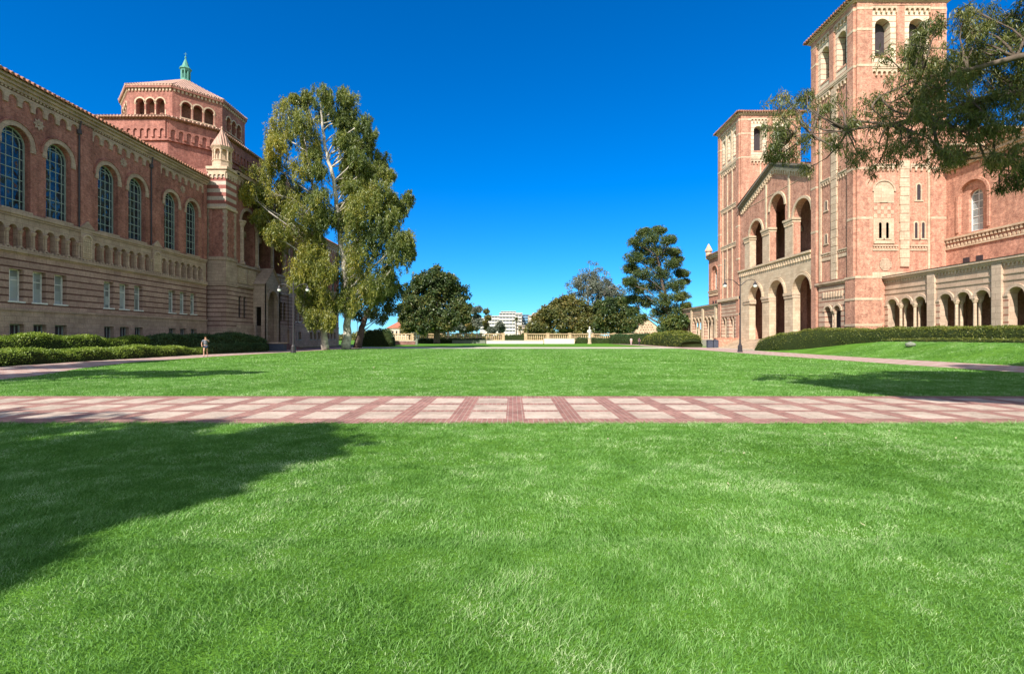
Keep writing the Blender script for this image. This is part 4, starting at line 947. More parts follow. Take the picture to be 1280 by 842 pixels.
# wings
def hall_wing(x, y0, y1, wins, sgn=1, far=False):
    fr = Fr((x, 0, 0), (0, 1, 0), (-1, 0, 0)); up, t, ps = MB(), MB(), MB()
    panel(up, fr, rect(y0, y1, 1.3, 20.9), [arch(u, 3.3, 12.95, 16.75, 16) for u in wins], 0, .35)
    for u in wins:
        panel(up, fr, rect(u - 1.9, u + 1.9, 12.8, 18.7), [arch(u, 1.65, 13.0, 16.6, 12)], -.30, .45)
        ring(up, fr, u, 16.75, 1.66, 1.92, 0, .12, 16, stilt=3.6)
        arched_window(H_, fr, u, 1.65, 13.0, 16.6, -.70, M['frame_w'], M['glass_blind'] if not far else M['glass'], 2, 5, .07, 'arched_window', 0)
        for s in (-.75, .75):
            v_ = MB(); fbox(v_, fr, u + s - .38, u + s + .38, 9.6, 10.3, 0, .03); v_.build('vent_grille', M['opening_dark'], H_)
    up.box(x + .8, x + 11, y0, y1, 1.3, 20.8)
    fbox(t, fr, y0, y1, 12.55, 12.75, 0, .28); fbox(t, fr, y0, y1, 11.5, 11.66, 0, .14); dentils(t, fr, y0, y1, 12.2, 12.55, .42, 0, .2); dentils(t, fr, y0 + .2, y1, 11.7, 12.0, .42, 0, .12)
    fbox(t, fr, y0, y1, 20.2, 20.5, 0, .25); fbox(t, fr, y0, y1, 20.5, 20.9, 0, .5); fbox(t, fr, y0, y1, 20.9, 21.1, -.3, .72)
    up.build('brick_wall', M['brick_r'], H_); t.build('cornice', M['stone_r'], H_)
    r = MB(); r.add([(x - .8, y0, 21.14), (x - .8, y1, 21.14), (x + 11, y1, 24.5), (x + 11, y0, 24.5)], [(0, 1, 2, 3)])
    for i in range(int((y1 - y0) / .45)): y = y0 + .22 + .45 * i; r.tube([(x - .86, y, 21.16), (x + .2, y, 21.46)], .14, 6)
    r.build('roof', M['tile'], H_)
hall_wing(48.7, 26, 56.0, (52.5, 43.5, 34.5))
hall_wing(47.0, 92.9, 119, (98, 107, 115.5), far=True)
pn = MB(); pn.lathe(47.0, 119, [(20.5, .7), (22.2, .7), (22.3, .9), (22.6, .9), (24.2, .1)], 8); pn.build('pinnacle', M['stone_pale'], H_)
mh = MB(); mh.box(50.0, 66, 62.4, 92, 1.3, 27.2); mh.box(49.95, 51.2, 62.1, 92, 1.3, 27.9); mh.box(60.2, 61.9, 62.1, 64, 1.3, 27.9); mh.box(50, 66, 62.3, 92, 27.2, 27.5)
mh.build('auditorium_block', M['brick_r'], H_)
mt = MB(); mt.box(49.8, 66.2, 62.0, 92.2, 27.9, 28.2); mt.box(49.9, 66.1, 62.15, 92.1, 25.8, 26.05); mt.build('auditorium_coping', M['stone_r'], H_)

# cloister arcades
def cloister(x, y_start, nb, dirn, far=False):
    fr = Fr((x, 0, 0), (0, 1, 0), (-1, 0, 0)); wl, tr, bs, colm = MB(), MB(), MB(), []
    pitch = 6.75
    for b in range(nb):
        ya = y_start + dirn * pitch * b; yb = ya + dirn * pitch; lo, hi = min(ya, yb), max(ya, yb)
        # near end first: pilaster 0.85 wide then three arches then a banded pier
        if dirn < 0: a0 = lo + .85; centres = [a0 + .98 + 1.88 * i for i in range(3)]
        else: a0 = lo + .85; centres = [a0 + .98 + 1.88 * i for i in range(3)]
        panel(wl, fr, rect(lo, hi, 1.3, 8.1), [arcade(centres, 1.42, 1.31, 5.25, 12)], 0, .75)
        for c in centres: ring(tr, fr, c, 5.25, .71, .95, 0, .14, 12)
        for c in (centres[0] + .94, centres[1] + .94):
            for dx in (.14, .60):
                column(H_, x + dx, c, 1.3, 5.25, .145, M['stone_pale'], 'cloister_column', True, 10)
        fbox(tr, fr, lo, lo + .85, 1.3, 8.1, 0, .22)
        fbox(bs, fr, centres[2] + .72, hi, 1.3, 5.2, -.5, .05)
        fbox(tr, fr, centres[2] + .70, hi, 5.2, 5.4, -.5, .12)
    lo, hi = min(y_start, y_start + dirn * pitch * nb), max(y_start, y_start + dirn * pitch * nb)
    for z in (7.1, 6.55): fbox(tr, fr, lo, hi, z, z + .1, 0, .07)
    lombard(tr, fr, lo, hi, 8.15, .35, .36, 0, .12); fbox(tr, fr, lo, hi, 8.15, 8.35, -.1, .25); fbox(tr, fr, lo, hi, 8.35, 8.55, -.1, .40)
    wl.build('cloister_wall', M['band_r'] if far else M['stone_l2'], H_); tr.build('cloister_trim', M['stone_r'] if far else M['stone_l3'], H_); bs.build('cloister_pier', M['band_r'], H_)
    r = MB(); r.add([(x - .45, lo, 8.58), (x - .45, hi, 8.58), (x + 6.7, hi, 9.3), (x + 6.7, lo, 9.3)], [(0, 1, 2, 3)]); r.box(x + .75, x + 6.7, lo, hi, 7.6, 8.2); r.build('cloister_roof', M['tile'], H_)
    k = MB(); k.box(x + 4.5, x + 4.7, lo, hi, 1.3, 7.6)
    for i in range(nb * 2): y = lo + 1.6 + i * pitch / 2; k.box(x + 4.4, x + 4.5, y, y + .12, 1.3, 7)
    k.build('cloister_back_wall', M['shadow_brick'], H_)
M['stone_l2'] = stone_mat('cloister stone', (0.58, 0.43, 0.32), (0.50, 0.36, 0.265), (0.32, 0.20, 0.15), 1.1, .55, (0.8, 1.15))
M['stone_l3'] = stone_mat('cloister trim stone', (0.60, 0.46, 0.345), (0.52, 0.39, 0.29), (0.3, 0.2, 0.16), 1.1, .55, (0.8, 1.15))
cloister(42.0, 55.95, 4, -1)
cloister(41.0, 92.9, 4, 1, True)
slot.build('slit_openings', M['opening_dark'], H_); tr2.build('slit_surrounds', M['stone_pale'], H_); pst.build('pale_stone_strips', M['stone_pale'], H_)

# ================================================================== HEDGES AND BEDS
def hedge(name, label, pts, h, wdt, mat, seed, leaf=(.07, .035), dens=420, zbase=None, group=None, dome=.35, lump=.12, cat='hedge', coremat=None):
    """a bed following pts (x, y, height factor): a dark inside with leaves all over its skin"""
    t = thing(name, label, cat, (pts[0][0], pts[0][1], 0), group)
    r = np.random.default_rng(seed); P = np.array([p[:2] for p in pts], float); H = np.array([p[2] for p in pts], float); Wd = np.array([p[3] if len(p) > 3 else wdt for p in pts], float)
    seg = np.linalg.norm(np.diff(P, axis=0), axis=1); cum = np.concatenate([[0], np.cumsum(seg)]); L = cum[-1]
    prof = [(-.5, 0), (-.53, .45), (-.47, .82), (-.34, .97), (0, 1.0), (.34, .97), (.47, .82), (.53, .45), (.5, 0)]
    zb = (lambda x, y: 0 * x) if zbase is None else zbase
    def surf(s, k):
        x = np.interp(s, cum, P[:, 0]); y = np.interp(s, cum, P[:, 1]); hh = np.interp(s, cum, H) * h; ww = np.interp(s, cum, Wd)
        s2 = np.clip(s + .3, 0, L); s1 = np.clip(s - .3, 0, L)
        tx = np.interp(s2, cum, P[:, 0]) - np.interp(s1, cum, P[:, 0]); ty = np.interp(s2, cum, P[:, 1]) - np.interp(s1, cum, P[:, 1]); n = np.hypot(tx, ty); nx, ny = ty / n, -tx / n
        a = np.interp(k, range(9), [p[0] for p in prof]); b = np.interp(k, range(9), [p[1] for p in prof])
        b = b * (1 - dome * .0) ; X = x + nx * a * ww; Y = y + ny * a * ww
        wob = lump * (np.sin(s * 1.3 + k * .9 + seed) * .6 + np.sin(s * 3.1 - k * 1.7 + seed) * .4 + np.sin(s * .47 + seed * 2) * .6)
        end = np.clip(np.minimum(s, L - s) / (.9), 0, 1) ** .5
        Z = zb(X, Y) + (b * hh * (.55 + .45 * end)) * (1 + wob * .8); 
        return np.stack([X + nx * wob * (b > .05), Y + ny * wob * (b > .05), Z], -1)
    ns = max(3, int(L / .5)); S, K = np.meshgrid(np.linspace(0, L, ns), np.arange(9), indexing='ij')
    V = surf(S.ravel(), K.ravel()); V[:, 2] -= .13 * min(1, h)
    fs = [(i * 9 + k, i * 9 + k + 1, (i + 1) * 9 + k + 1, (i + 1) * 9 + k) for i in range(ns - 1) for k in range(8)] + [tuple(range(9)), tuple((ns - 1) * 9 + k for k in range(9))]
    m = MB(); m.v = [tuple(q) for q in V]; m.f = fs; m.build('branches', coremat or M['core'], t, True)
    n = int(L * dens); s = r.random(n) * L; k = np.where(r.random(n) < .45, 2.6 + r.random(n) * 2.8, r.random(n) * 8)
    c = surf(s, k) + r.normal(size=(n, 3)) * .035 + np.array([0, 0, .02])
    # ends are covered too
    v = grow_leaves(r, c, np.full(n, .05), 1, leaf[0], leaf[1], droop=-.12, flat=.8)
    np_mesh('foliage', v, np.arange(len(v)), 4, mat, t)
    return t
# right: hedge on the bank
hedge('hedge', 'long clipped olive green hedge on the grass bank in front of the cloister, right', [(38.2, 14, 1), (38.2, 30, 1), (37.8, 47, 1), (37.0, 52, 1.45), (36.2, 58, 1.80, 3.0), (35.2, 63, 1.75, 3.6), (34.2, 67.5, 1.45, 2.8)], 1.25, 2.1, M['hedge_r'], 3, (.11, .06), 900, lambda x, y: np.where(y > 48, 1.36 * np.clip(1 - (y - 48) / 19, 0, 1) ** .8 - .25 * np.clip((y - 48) / 3, 0, 1), 1.36) - .05, lump=.07)
hedge('ground_cover', 'low strip of dry ground cover along the foot of the right hedge', [(36.5, 14, 1), (36.4, 48, 1)], .28, 1.2, M['hedge_r'], 4, (.10, .05), 250, lambda x, y: 1.30 + 0 * x, cat='ground cover')
hedge('rounded_hedge', 'broad rounded olive shrub bed left of the hall steps', [(31.8, 88, .9, 3.4), (32.2, 96, 1.15, 4.8), (32.6, 106, 1.15, 4.8), (33, 118, .9, 4)], 2.4, 4.5, M['hedge_r'], 8, (.22, .12), 420, lump=.12, cat='hedge')
hedge('low_hedge', 'low dark hedge running behind the rounded shrub bed by the far cloister', [(28.5, 140, 1), (31, 124, 1), (36.5, 112, 1)], 2.4, 3.0, M['juniper'], 9, (.28, .14), 260, cat='hedge')
# left: two clipped rows, then dark mounded juniper
hedge('clipped_hedge', 'sunlit clipped hedge, upper of the two rows below the library windows', [(-35.3, 27, 1), (-35.3, 38, 1), (-35.2, 47.5, 1)], 1.75, 2.4, M['hedge'], 11, (.11, .06), 1500, lump=.13)
hedge('ground_cover_bed', 'low sunlit leafy bed beside the left path, lower of the two rows', [(-31.6, 24, 1, 3.2), (-32.0, 34, 1), (-32.3, 44, 1), (-32.4, 51.5, .8)], .85, 2.4, M['hedge'], 12, (.10, .06), 1500, lump=.17, cat='ground cover')
hedge('juniper_bed', 'dark mounded juniper bed spreading under the library wall near the turret', [(-34.9, 46.5, .8, 3.0), (-34.6, 51, 1.0, 4.2), (-34.2, 56, 1.1, 4.8), (-33.6, 61, 1.05, 4.2), (-32.9, 65.5, .5, 3)], 1.85, 4, M['juniper'], 13, (.20, .06), 1300, lump=.16, cat='shrub')
hedge('juniper_bed', 'low dark juniper mat between the walker and the mounded junipers', [(-32.4, 50.5, .9), (-32.0, 56, 1), (-31.9, 62, .9)], 1.0, 2.4, M['juniper'], 14, (.18, .06), 1100, lump=.14, cat='shrub')
sb_ = MB(); sb_.add([(-38, 20, .016), (-31, 20, .016), (-31.3, 62, .016), (-38, 62, .016)], [(0, 1, 2, 3)]); tag(sb_.build('planting_soil', M['soil']), kind='structure')

# ================================================================== TREES
def limb(mb, a, b, r0, r1, rng, sag=.06, n=6):
    a, b = Vector(a), Vector(b); L = (b - a).length; pts = []; rs = []
    off = Vector(rng.normal(size=3)) * L * sag
    for i in range(n + 1):
        t = i / n; p = a.lerp(b, t) + off * math.sin(PI * t) + Vector(rng.normal(size=3)) * L * .012 * (0 < i < n); pts.append(p); rs.append(r0 + (r1 - r0) * t)
    mb.tube(pts, rs, 7); return pts

def tree(name, label, base, trunk_pts, r0, clumps, leafm, barkm, seed, L, W, tufts=28, per=42, tuftr=.3, droop=.6, squash=.8, group=None, cat='tree', shell=.45, twig=True, forks=None, hang=0.0):
    """trunk_pts: path of the trunk; clumps: (x, y, z, r)"""
    t = thing(name, label, cat, base, group); rng = np.random.default_rng(seed)
    mb = MB(); path = [Vector(base)] + [Vector(p) for p in trunk_pts]
    rs = [r0 * 1.35] + [r0 * (1 - .75 * (i + 1) / len(trunk_pts)) for i in range(len(trunk_pts))]
    rs[1] = max(rs[1], r0 * .92); pts = []; rr = []
    for i in range(len(path) - 1):
        for k in range(5): u = k / 5; pts.append(path[i].lerp(path[i + 1], u) + Vector((rng.normal(), rng.normal(), 0)) * r0 * .12 * (i + k > 0)); rr.append(rs[i] + (rs[i + 1] - rs[i]) * u)
    pts.append(path[-1]); rr.append(rs[-1]); mb.tube(pts, rr, 10)
    nodes = [(p, r) for p, r in zip(pts, rr)][4:]
    C = []; R = []
    for (x, y, z, r) in clumps:
        c = Vector((x, y, z))
        best = min(nodes, key=lambda q: (q[0] - c).length * .8 + 1.1 * max(0, q[0].z - c.z + .85 * math.hypot(q[0].x - c.x, q[0].y - c.y)))
        lp = limb(mb, best[0], c - Vector((0, 0, r * .2)), min(best[1] * .5, .011 * (c - best[0]).length + .03), .04 * r + .02, rng)
        nt_ = max(6, int(tufts))
        d = rng.normal(size=(nt_, 3)); d /= np.linalg.norm(d, axis=1)[:, None]; q = d * (shell + (1 - shell) * rng.random(nt_)[:, None] ** .5) * r * np.array([1, 1, squash]) * (.8 + .35 * rng.random(nt_)[:, None])
        q = q + np.array([x, y, z]); C.append(q); R.append(r * tuftr * (.55 + .8 * rng.random(nt_)))
        if twig:
            for k in range(min(7, nt_)): mb.tube([lp[-2], Vector(q[k])], [.035 * r, .01 * r], 4, False)
    mb.build('trunk', barkm, t, True)
    leaf_obj('crown', rng, np.concatenate(C), np.concatenate(R), per, L, W, leafm, t, droop=droop, hang=hang)
    return t
def K(lst, Y, zoom=None, dy=3.0, seed=0, sc_=1.0):
    """crown clumps read off the picture at a distance Y, each given its own depth"""
    r = random.Random(seed); out = []
    for (px, py, rp) in lst:
        y = Y + r.uniform(-dy, dy); p = at(px, py, y); out.append((p.x, p.y, p.z, rp / F * y * sc_))
    return out
def Z(lst): return [(280 + a / 2.339, 90 + b / 2.339, c / 2.339) for a, b, c in lst]
E1 = [(55, 330, 26), (45, 352, 18), (80, 360, 30), (110, 420, 28), (205, 70, 14), (195, 112, 44), (238, 74, 24), (160, 165, 40), (235, 140, 46), (150, 210, 36), (250, 200, 44), (150, 262, 40), (95, 300, 42), (68, 340, 34), (125, 345, 46), (185, 330, 46), (235, 270, 46), (100, 392, 34), (160, 410, 46), (215, 400, 50), (150, 465, 34), (205, 475, 50), (245, 350, 46), (262, 440, 40), (235, 540, 46), (268, 500, 40), (215, 600, 30), (265, 590, 46), (250, 655, 40), (290, 660, 40), (262, 710, 30), (305, 720, 26), (300, 560, 40)]
tree('eucalyptus_tree', 'tall golden green eucalyptus with a white foot, left of the twin pair', (at(407, 437, 70).x, 70, 0), [(at(403, 405, 70).x, 70.2, at(403, 405, 70).z), (at(402, 340, 70).x, 70.5, 10.8), (at(396, 260, 70).x, 70, 20), (at(380, 170, 70).x, 70, 30)], .42, K(Z(E1), 69.5, dy=3.0, seed=1, sc_=1.0), M['euc'], M['bark_pale'], 21, .38, .085, 52, 70, .42, .9, 1.0, shell=.2, hang=1.9)
E2 = [(395, 215, 26), (430, 235, 24), (365, 215, 24), (410, 260, 28), (445, 290, 26), (470, 300, 26), (500, 380, 26), (470, 440, 40), (395, 390, 34), (360, 420, 30), (375, 300, 24), (330, 300, 22), (500, 430, 34), (520, 500, 34), (440, 640, 34), (500, 610, 28), (350, 230, 26), (385, 265, 28), (425, 300, 26), (390, 350, 32), (300, 300, 26), (300, 370, 34), (430, 350, 32), (350, 565, 50), (420, 480, 50), (400, 300, 26), (345, 120, 30), (365, 160, 28), (455, 380, 34), (410, 420, 40), (320, 430, 34), (310, 84, 30), (374, 90, 30), (322, 130, 34), (380, 130, 34), (425, 168, 28), (440, 200, 24), (345, 175, 26), (400, 215, 26), (468, 268, 30), (490, 310, 24), (440, 320, 34), (465, 355, 36), (545, 378, 22), (530, 410, 22), (420, 385, 40), (480, 410, 42), (375, 440, 44), (435, 455, 50), (500, 470, 42), (548, 490, 26), (555, 530, 20), (520, 540, 36), (470, 530, 50), (410, 530, 50), (350, 510, 44), (390, 600, 50), (450, 600, 44), (340, 600, 40), (490, 590, 30), (330, 660, 34), (380, 660, 40), (300, 430, 34), (330, 380, 26), (465, 640, 26), (290, 250, 20), (380, 320, 24)]
tree('eucalyptus_tree', 'tall open eucalyptus with a long white trunk, right of the golden green one', (at(433, 436, 72).x, 72, 0), [(at(434, 400, 72).x, 72, at(434, 400, 72).z), (at(436, 385, 72).x, 72, 6.2), (at(431, 330, 72).x, 71.5, at(0, 330, 72).z), (at(428, 270, 72).x, 70, at(0, 270, 72).z), (at(424, 225, 72).x, 69, at(0, 225, 72).z), (at(416, 190, 72).x, 69, at(0, 190, 72).z), (at(411, 150, 72).x, 69, at(0, 150, 72).z)], .55, [(x, y + (3.0 if abs(x / y * F + CX - 428) < 8 else -2.6), z, r) for x, y, z, r in K(Z(E2), 72.5, dy=2.6, seed=2, sc_=1.0)], M['euc_mid'], M['bark_pale'], 22, .38, .085, 46, 68, .43, .9, 1.0, shell=.2, hang=1.9)
E3 = [(430, 670, 40), (470, 650, 36), (450, 710, 30), (400, 705, 30), (490, 690, 24), (500, 640, 26), (420, 630, 40)]
tree('shade_tree', 'dark leaning tree standing behind the white trunked eucalyptus', (at(447, 431, 84).x, 84, 0), [(at(452, 410, 84).x, 84, 3.4), (at(462, 390, 84).x, 84, 6.5), (at(468, 365, 84).x, 85, 9.5)], .55, K(Z(E3), 85, dy=3, seed=3), M['euc_low'], M['bark_dark'], 23, .4, .14, 34, 44, .34)
# big overhanging tree right of the camera
def overhang():
    B = [(975, 160, 20), (968, 185, 12), (998, 195, 18), (1010, 125, 16), (1140, 60, 20), (1160, 40, 16), (1230, 80, 40), (1270, 60, 40), (1185, 115, 38), (1210, 150, 28), (1000, 150, 30), (985, 175, 18), (990, 130, 14), (1020, 175, 22), (1045, 150, 30), (1050, 185, 28), (1080, 165, 30), (1100, 190, 26), (1085, 130, 22), (1115, 150, 30), (1120, 110, 26), (1140, 95, 34), (1150, 140, 34), (1135, 180, 28), (1165, 170, 34), (1175, 110, 36), (1170, 75, 28), (1195, 140, 34), (1205, 95, 36), (1215, 60, 34), (1235, 110, 34), (1250, 50, 36), (1245, 20, 28), (1275, 90, 36), (1262, 130, 30), (1285, 40, 34), (1290, 130, 34), (1300, 80, 34), (1235, 150, 18), (1245, 205, 14), (1265, 195, 22), (1290, 180, 28), (1300, 220, 26), (1262, 222, 12), (1205, 22, 16), (1190, 195, 14), (975, 195, 10)]
    r = random.Random(4); cl = []
    for px, py, rp in B:
        y = 12.5 + r.uniform(-1.1, 1.1) + (px - 1150) * -.006; p = at(px, py, y); cl.append((p.x, p.y, p.z, rp / F * y * .9))
        for _ in range(2):
            q = at(px + r.uniform(-1, 1) * rp, py + r.uniform(-.8, 1.1) * rp, y + r.uniform(-.5, .5)); cl.append((q.x, q.y, q.z, rp / F * y * r.uniform(.35, .65)))
    # the rest of the crown, above and to the right, out of the picture: it throws the shade on the lawn
    for i in range(16): cl.append((19.5 + r.uniform(-1.5, 5), 12 + r.uniform(-2.0, 1.6), 13.8 + r.uniform(-1.2, 3), r.uniform(.9, 1.5)))
    for i in range(240):
        gx = r.uniform(11.8, 26); gy = r.uniform(max(11.2, 15.2 - (gx - 11.5) * .9), 18.9 if gx < 17.5 else 24); zz_ = (10.8 if gy < 18.5 else 12.6) + r.uniform(0, 1.6); cl.append((gx - .468 * zz_, gy - 1.05 * zz_, zz_, r.uniform(.9, 1.3)))
    t = thing('willow_leaved_tree', 'large overhanging tree whose long leafy boughs reach in at the upper right', 'tree', (19.5, 11.5, 0)); rng = np.random.default_rng(31)
    mb = MB(); mb.tube([(19.5, 11.5, 0), (19.2, 11.6, 1.2), (18.8, 11.8, 3.4), (18.5, 11.9, 6.5), (17.8, 11.8, 10)], [.62, .5, .45, .38, .22], 12)
    b1 = [at(p, q, y) for p, q, y in ((1330, 100, 12.2), (1270, 118, 12.3), (1215, 128, 12.5), (1165, 148, 12.6), (1110, 155, 12.7), (1060, 163, 12.8), (1015, 168, 13), (990, 170, 13))]
    mb.tube([Vector((18.6, 11.8, 6.4))] + b1, [.20, .12, .085, .065, .05, .036, .024, .014, .008], 8)
    b2 = [at(p, q, y) for p, q, y in ((1330, 60, 11.5), (1270, 72, 11.6), (1210, 88, 12), (1150, 98, 12.2), (1100, 120, 12.3))]
    mb.tube([Vector((18.4, 11.8, 7.5))] + b2, [.2, .11, .075, .05, .03, .012], 8)
    b3 = [at(p, q, y) for p, q, y in ((1340, 150, 13), (1290, 175, 13), (1262, 195, 13))]
    mb.tube([Vector((18.8, 11.8, 5.2))] + b3, [.16, .07, .035, .012], 8)
    nodes = [p for b in (b1, b2, b3) for p in b] + [Vector((17.8, 11.8, 10)), Vector((18.4, 11.8, 7.5))]
    hi = []
    for pth in (((17.8, 11.8, 10), (16.5, 10.6, 12.2), (14.5, 8.6, 13.6), (12, 6.4, 13.6), (9.5, 5, 13.2), (7, 3.6, 12.8)), ((17.8, 11.8, 10), (17.5, 8.5, 12.4), (17, 5, 12.8), (16, 2.5, 12.6)), ((17.8, 11.8, 10), (19, 12.5, 13), (19.5, 13, 16))):
        pv = [Vector(q) for q in pth]; mb.tube(pv, [.2, .15, .12, .09, .06, .03][:len(pv)], 8); hi += pv
    C = []; R = []
    for x, y, z, rr_ in cl:
        c = Vector((x, y, z)); n = min(hi if z > 10.4 else nodes, key=lambda q: (q - c).length + (2 if q.x < c.x - .3 else 0)); lp = limb(mb, n, c, .022 + .008 * (n - c).length, .006, rng, .1, 5)
        nt_ = int(7 + (14 if x / y * F + CX < 1130 else 36) * rr_ / .6) if z < 10.4 else 28
        d = rng.normal(size=(nt_, 3)); d /= np.linalg.norm(d, axis=1)[:, None]; q = d * rng.random(nt_)[:, None] ** .45 * rr_ + np.array([x, y, z]); C.append(q); R.append(np.full(nt_, .11 if z < 10.4 else .35))
        for k in range(0, nt_, 3): mb.tube([lp[-2], Vector(q[k]) + Vector((0, 0, .05))], [.007, .002], 3, False)
    mb.build('trunk', M['bark_dark'], t, True)
    C = np.concatenate(C); R = np.concatenate(R); near = R < .2
    va = grow_leaves(rng, C[near], R[near], 17, .135, .020, droop=.75); vb = grow_leaves(rng, C[~near], R[~near], 40, .32, .14, droop=.75)
    vv = np.concatenate([va, vb]); np_mesh('crown', vv, np.arange(len(vv)), 4, M['branchleaf'], t)
overhang()
# trees behind the camera that throw the shade on the near lawn and the left path
def back_tree(label, x, y, zc, R_, seed, hx=None, dens=22):
    r = random.Random(seed); cl = []
    for i in range(26):
        a = r.uniform(0, 2 * PI); q = R_ * math.sqrt(r.random()); cl.append((x + q * math.cos(a) * (hx or 1), y + q * math.sin(a), zc + r.uniform(-.35, .45) * R_, R_ * r.uniform(.24, .36)))
    tree('shade_tree', label, (x, y, 0), [(x + .1, y, zc * .4), (x, y + .1, zc * .8), (x, y, zc + R_ * .3)], .35, cl, M['euc_low'], M['bark_dark'], seed, .42, .16, dens, 40, .35, group='trees behind the camera')
sx = math.sin(az) / math.tan(el); sy = math.cos(az) / math.tan(el)
for n_, (tx, ty, zc, R_, seed) in enumerate(((-8.2, 5.6, 11.0, 4.2, 41), (-5.6, 7.0, 12.2, 2.2, 45), (-12.5, 5.0, 10, 4.2, 42), (-5.6, 4.5, 12.4, 2.0, 47))):
    back_tree(('broad leafy tree casting most of the shade on the near left lawn', 'tall slim leafy tree casting the tip of the shade on the near lawn', 'broad leafy tree farthest left behind the near lawn', 'slim leafy tree shading the lawn nearest the camera')[n_], tx - zc * sx, ty - zc * sy, zc, R_, seed)
for (tx, ty, zc, R_, seed, hx) in ((-23.5, 22.0, 12.5, 2.8, 43, 1.6), (-16.5, 23.6, 13.5, 1.5, 44, 2.8), (-26.6, 29.5, 12.0, 2.2, 46, 1.0), (-27.2, 35, 12.6, 2.0, 48, 1.0)):
    back_tree({43: 'leafy tree shading the near end of the left path', 44: 'wide thin tree casting a narrow shade across the lawn', 46: 'small leafy tree shading the left path beside the beds', 48: 'small leafy tree shading the left path just short of the walker'}[seed], tx - zc * sx, ty - zc * sy, zc, R_, seed, hx, 26)

# round dark tree at the end of the lawn
RT = [(545, 345, 14), (530, 352, 14), (562, 354, 13), (518, 365, 14), (545, 365, 16), (572, 368, 14), (512, 380, 13), (532, 382, 16), (556, 384, 16), (576, 384, 12), (507, 396, 9), (522, 397, 13), (542, 398, 14), (562, 398, 12), (580, 394, 9), (512, 406, 7), (530, 408, 9), (556, 406, 8)]
tree('broadleaf_tree', 'round dense dark tree in front of the left stone railing', (at(546, 0, 140).x, 140, 0), [(at(546, 0, 140).x, 140, 3.5), (at(547, 0, 140).x, 140, 9)], .75, K(RT, 140, dy=5, seed=5), M['round'], M['bark_dark'], 51, .75, .42, 60, 40, .30, .3, .9)
# pine by the hall
PN = [(805, 290, 7), (824, 288, 8), (815, 298, 12), (796, 302, 10), (836, 300, 9), (806, 312, 13), (828, 314, 12), (842, 316, 8), (793, 322, 11), (815, 328, 12), (840, 330, 10), (848, 324, 5), (788, 336, 9), (803, 342, 12), (828, 342, 12), (852, 342, 8), (786, 352, 8), (798, 360, 12), (820, 358, 13), (844, 356, 11), (856, 352, 5), (790, 374, 9), (808, 376, 12), (832, 374, 13), (852, 370, 9), (792, 388, 8), (826, 390, 12), (844, 388, 12), (857, 382, 6), (834, 402, 10), (850, 402, 9), (800, 398, 8)]
tree('pine_tree', 'tall dark pine in open tiers left of the hall', (at(842, 0, 122).x, 122, 0), [(at(838, 0, 122).x, 122, 5), (at(830, 0, 122).x, 122, 13), (at(822, 0, 122).x, 122, 21), (at(816, 0, 122).x, 122, 27)], .6, K(PN, 122, dy=4, seed=6, sc_=1.06), M['pine'], M['bark_dark'], 52, .42, .14, 60, 50, .34, .1, .62, shell=.2)
# evergreen mass right of the centre, as separate trees
for i, (lab, base, lst, mt) in enumerate((
    ('wide low olive tree nearest the gap in the railing', (690, 170), [(668, 408, 9), (676, 398, 10), (686, 390, 10), (697, 384, 11), (682, 408, 10), (697, 400, 13), (710, 392, 12), (712, 408, 12), (706, 378, 8), (662, 413, 6)], 'bushy'),
    ('tall rounded olive tree in the middle of the evergreen group', (722, 176), [(712, 376, 8), (722, 384, 12), (734, 392, 12), (726, 404, 13), (740, 408, 12), (745, 388, 9)], 'bushy'),
    ('dark evergreen tree left of the pine', (765, 170), [(752, 384, 10), (764, 380, 9), (776, 378, 9), (758, 396, 13), (774, 394, 13), (786, 390, 9), (752, 408, 10), (770, 409, 11), (786, 406, 10)], 'round'),
    ('small green tree under the pine', (846, 118), [(838, 405, 8), (850, 402, 9), (856, 410, 7), (830, 412, 6)], 'pine'))):
    Yt = base[1]; b0 = at(base[0], 0, Yt)
    tree('evergreen_tree', lab, (b0.x, Yt, 0), [(b0.x, Yt, 2.5), (b0.x + .4, Yt, 6)], .5, K(lst, Yt, dy=5, seed=60 + i), M[mt], M['bark_dark'], 60 + i, .85, .42, 56, 36, .30, .2, .9, 'evergreens beyond the railing')
def bare_tree():
    Y = 182; b = at(737, 0, Y); t = thing('bare_tree', 'pale barked tree with a thin grey green crown rising above the evergreens', 'tree', (b.x, Y, 0)); rng = np.random.default_rng(71)
    mb = MB(); tp = [Vector((b.x, Y, 0)), Vector((b.x + .1, Y, 2)), Vector((b.x - .2, Y, 5)), Vector((b.x - .5, Y + .3, 12)), Vector((b.x - .7, Y + .3, 17))]; mb.tube(tp, [.5, .45, .36, .30, .22], 9)
    C = []; R = []
    for px, py in ((722, 356), (728, 350), (736, 347), (744, 345), (750, 352), (760, 356), (768, 362), (775, 368), (757, 366), (766, 372), (742, 362), (730, 364), (722, 368), (750, 372), (748, 360), (760, 364), (735, 356)):
        y = Y + rng.uniform(-3, 3); e = at(px, py, y); s_ = tp[3 + int(rng.random() > .4)]; lp = limb(mb, s_, e, .13, .04, rng, .12, 5)
        for k in range(16):
            q = e + Vector(rng.normal(size=3)) * 1.7; mb.tube([lp[-2 - int(rng.random() * 2)], q], [.04, .02], 4, False)
            C.append(tuple(q)); R.append(1.1)
    mb.build('trunk', M['bark_pale'], t, True); leaf_obj('crown', rng, C, R, 52, .6, .28, M['greyleaf'], t, droop=.4)
bare_tree()
st = thing('statue', 'small pale draped statue on a pedestal before the right balustrade', 'statue', (at(737, 0, 138).x, 138, 0))
sxp = at(737, 0, 138).x
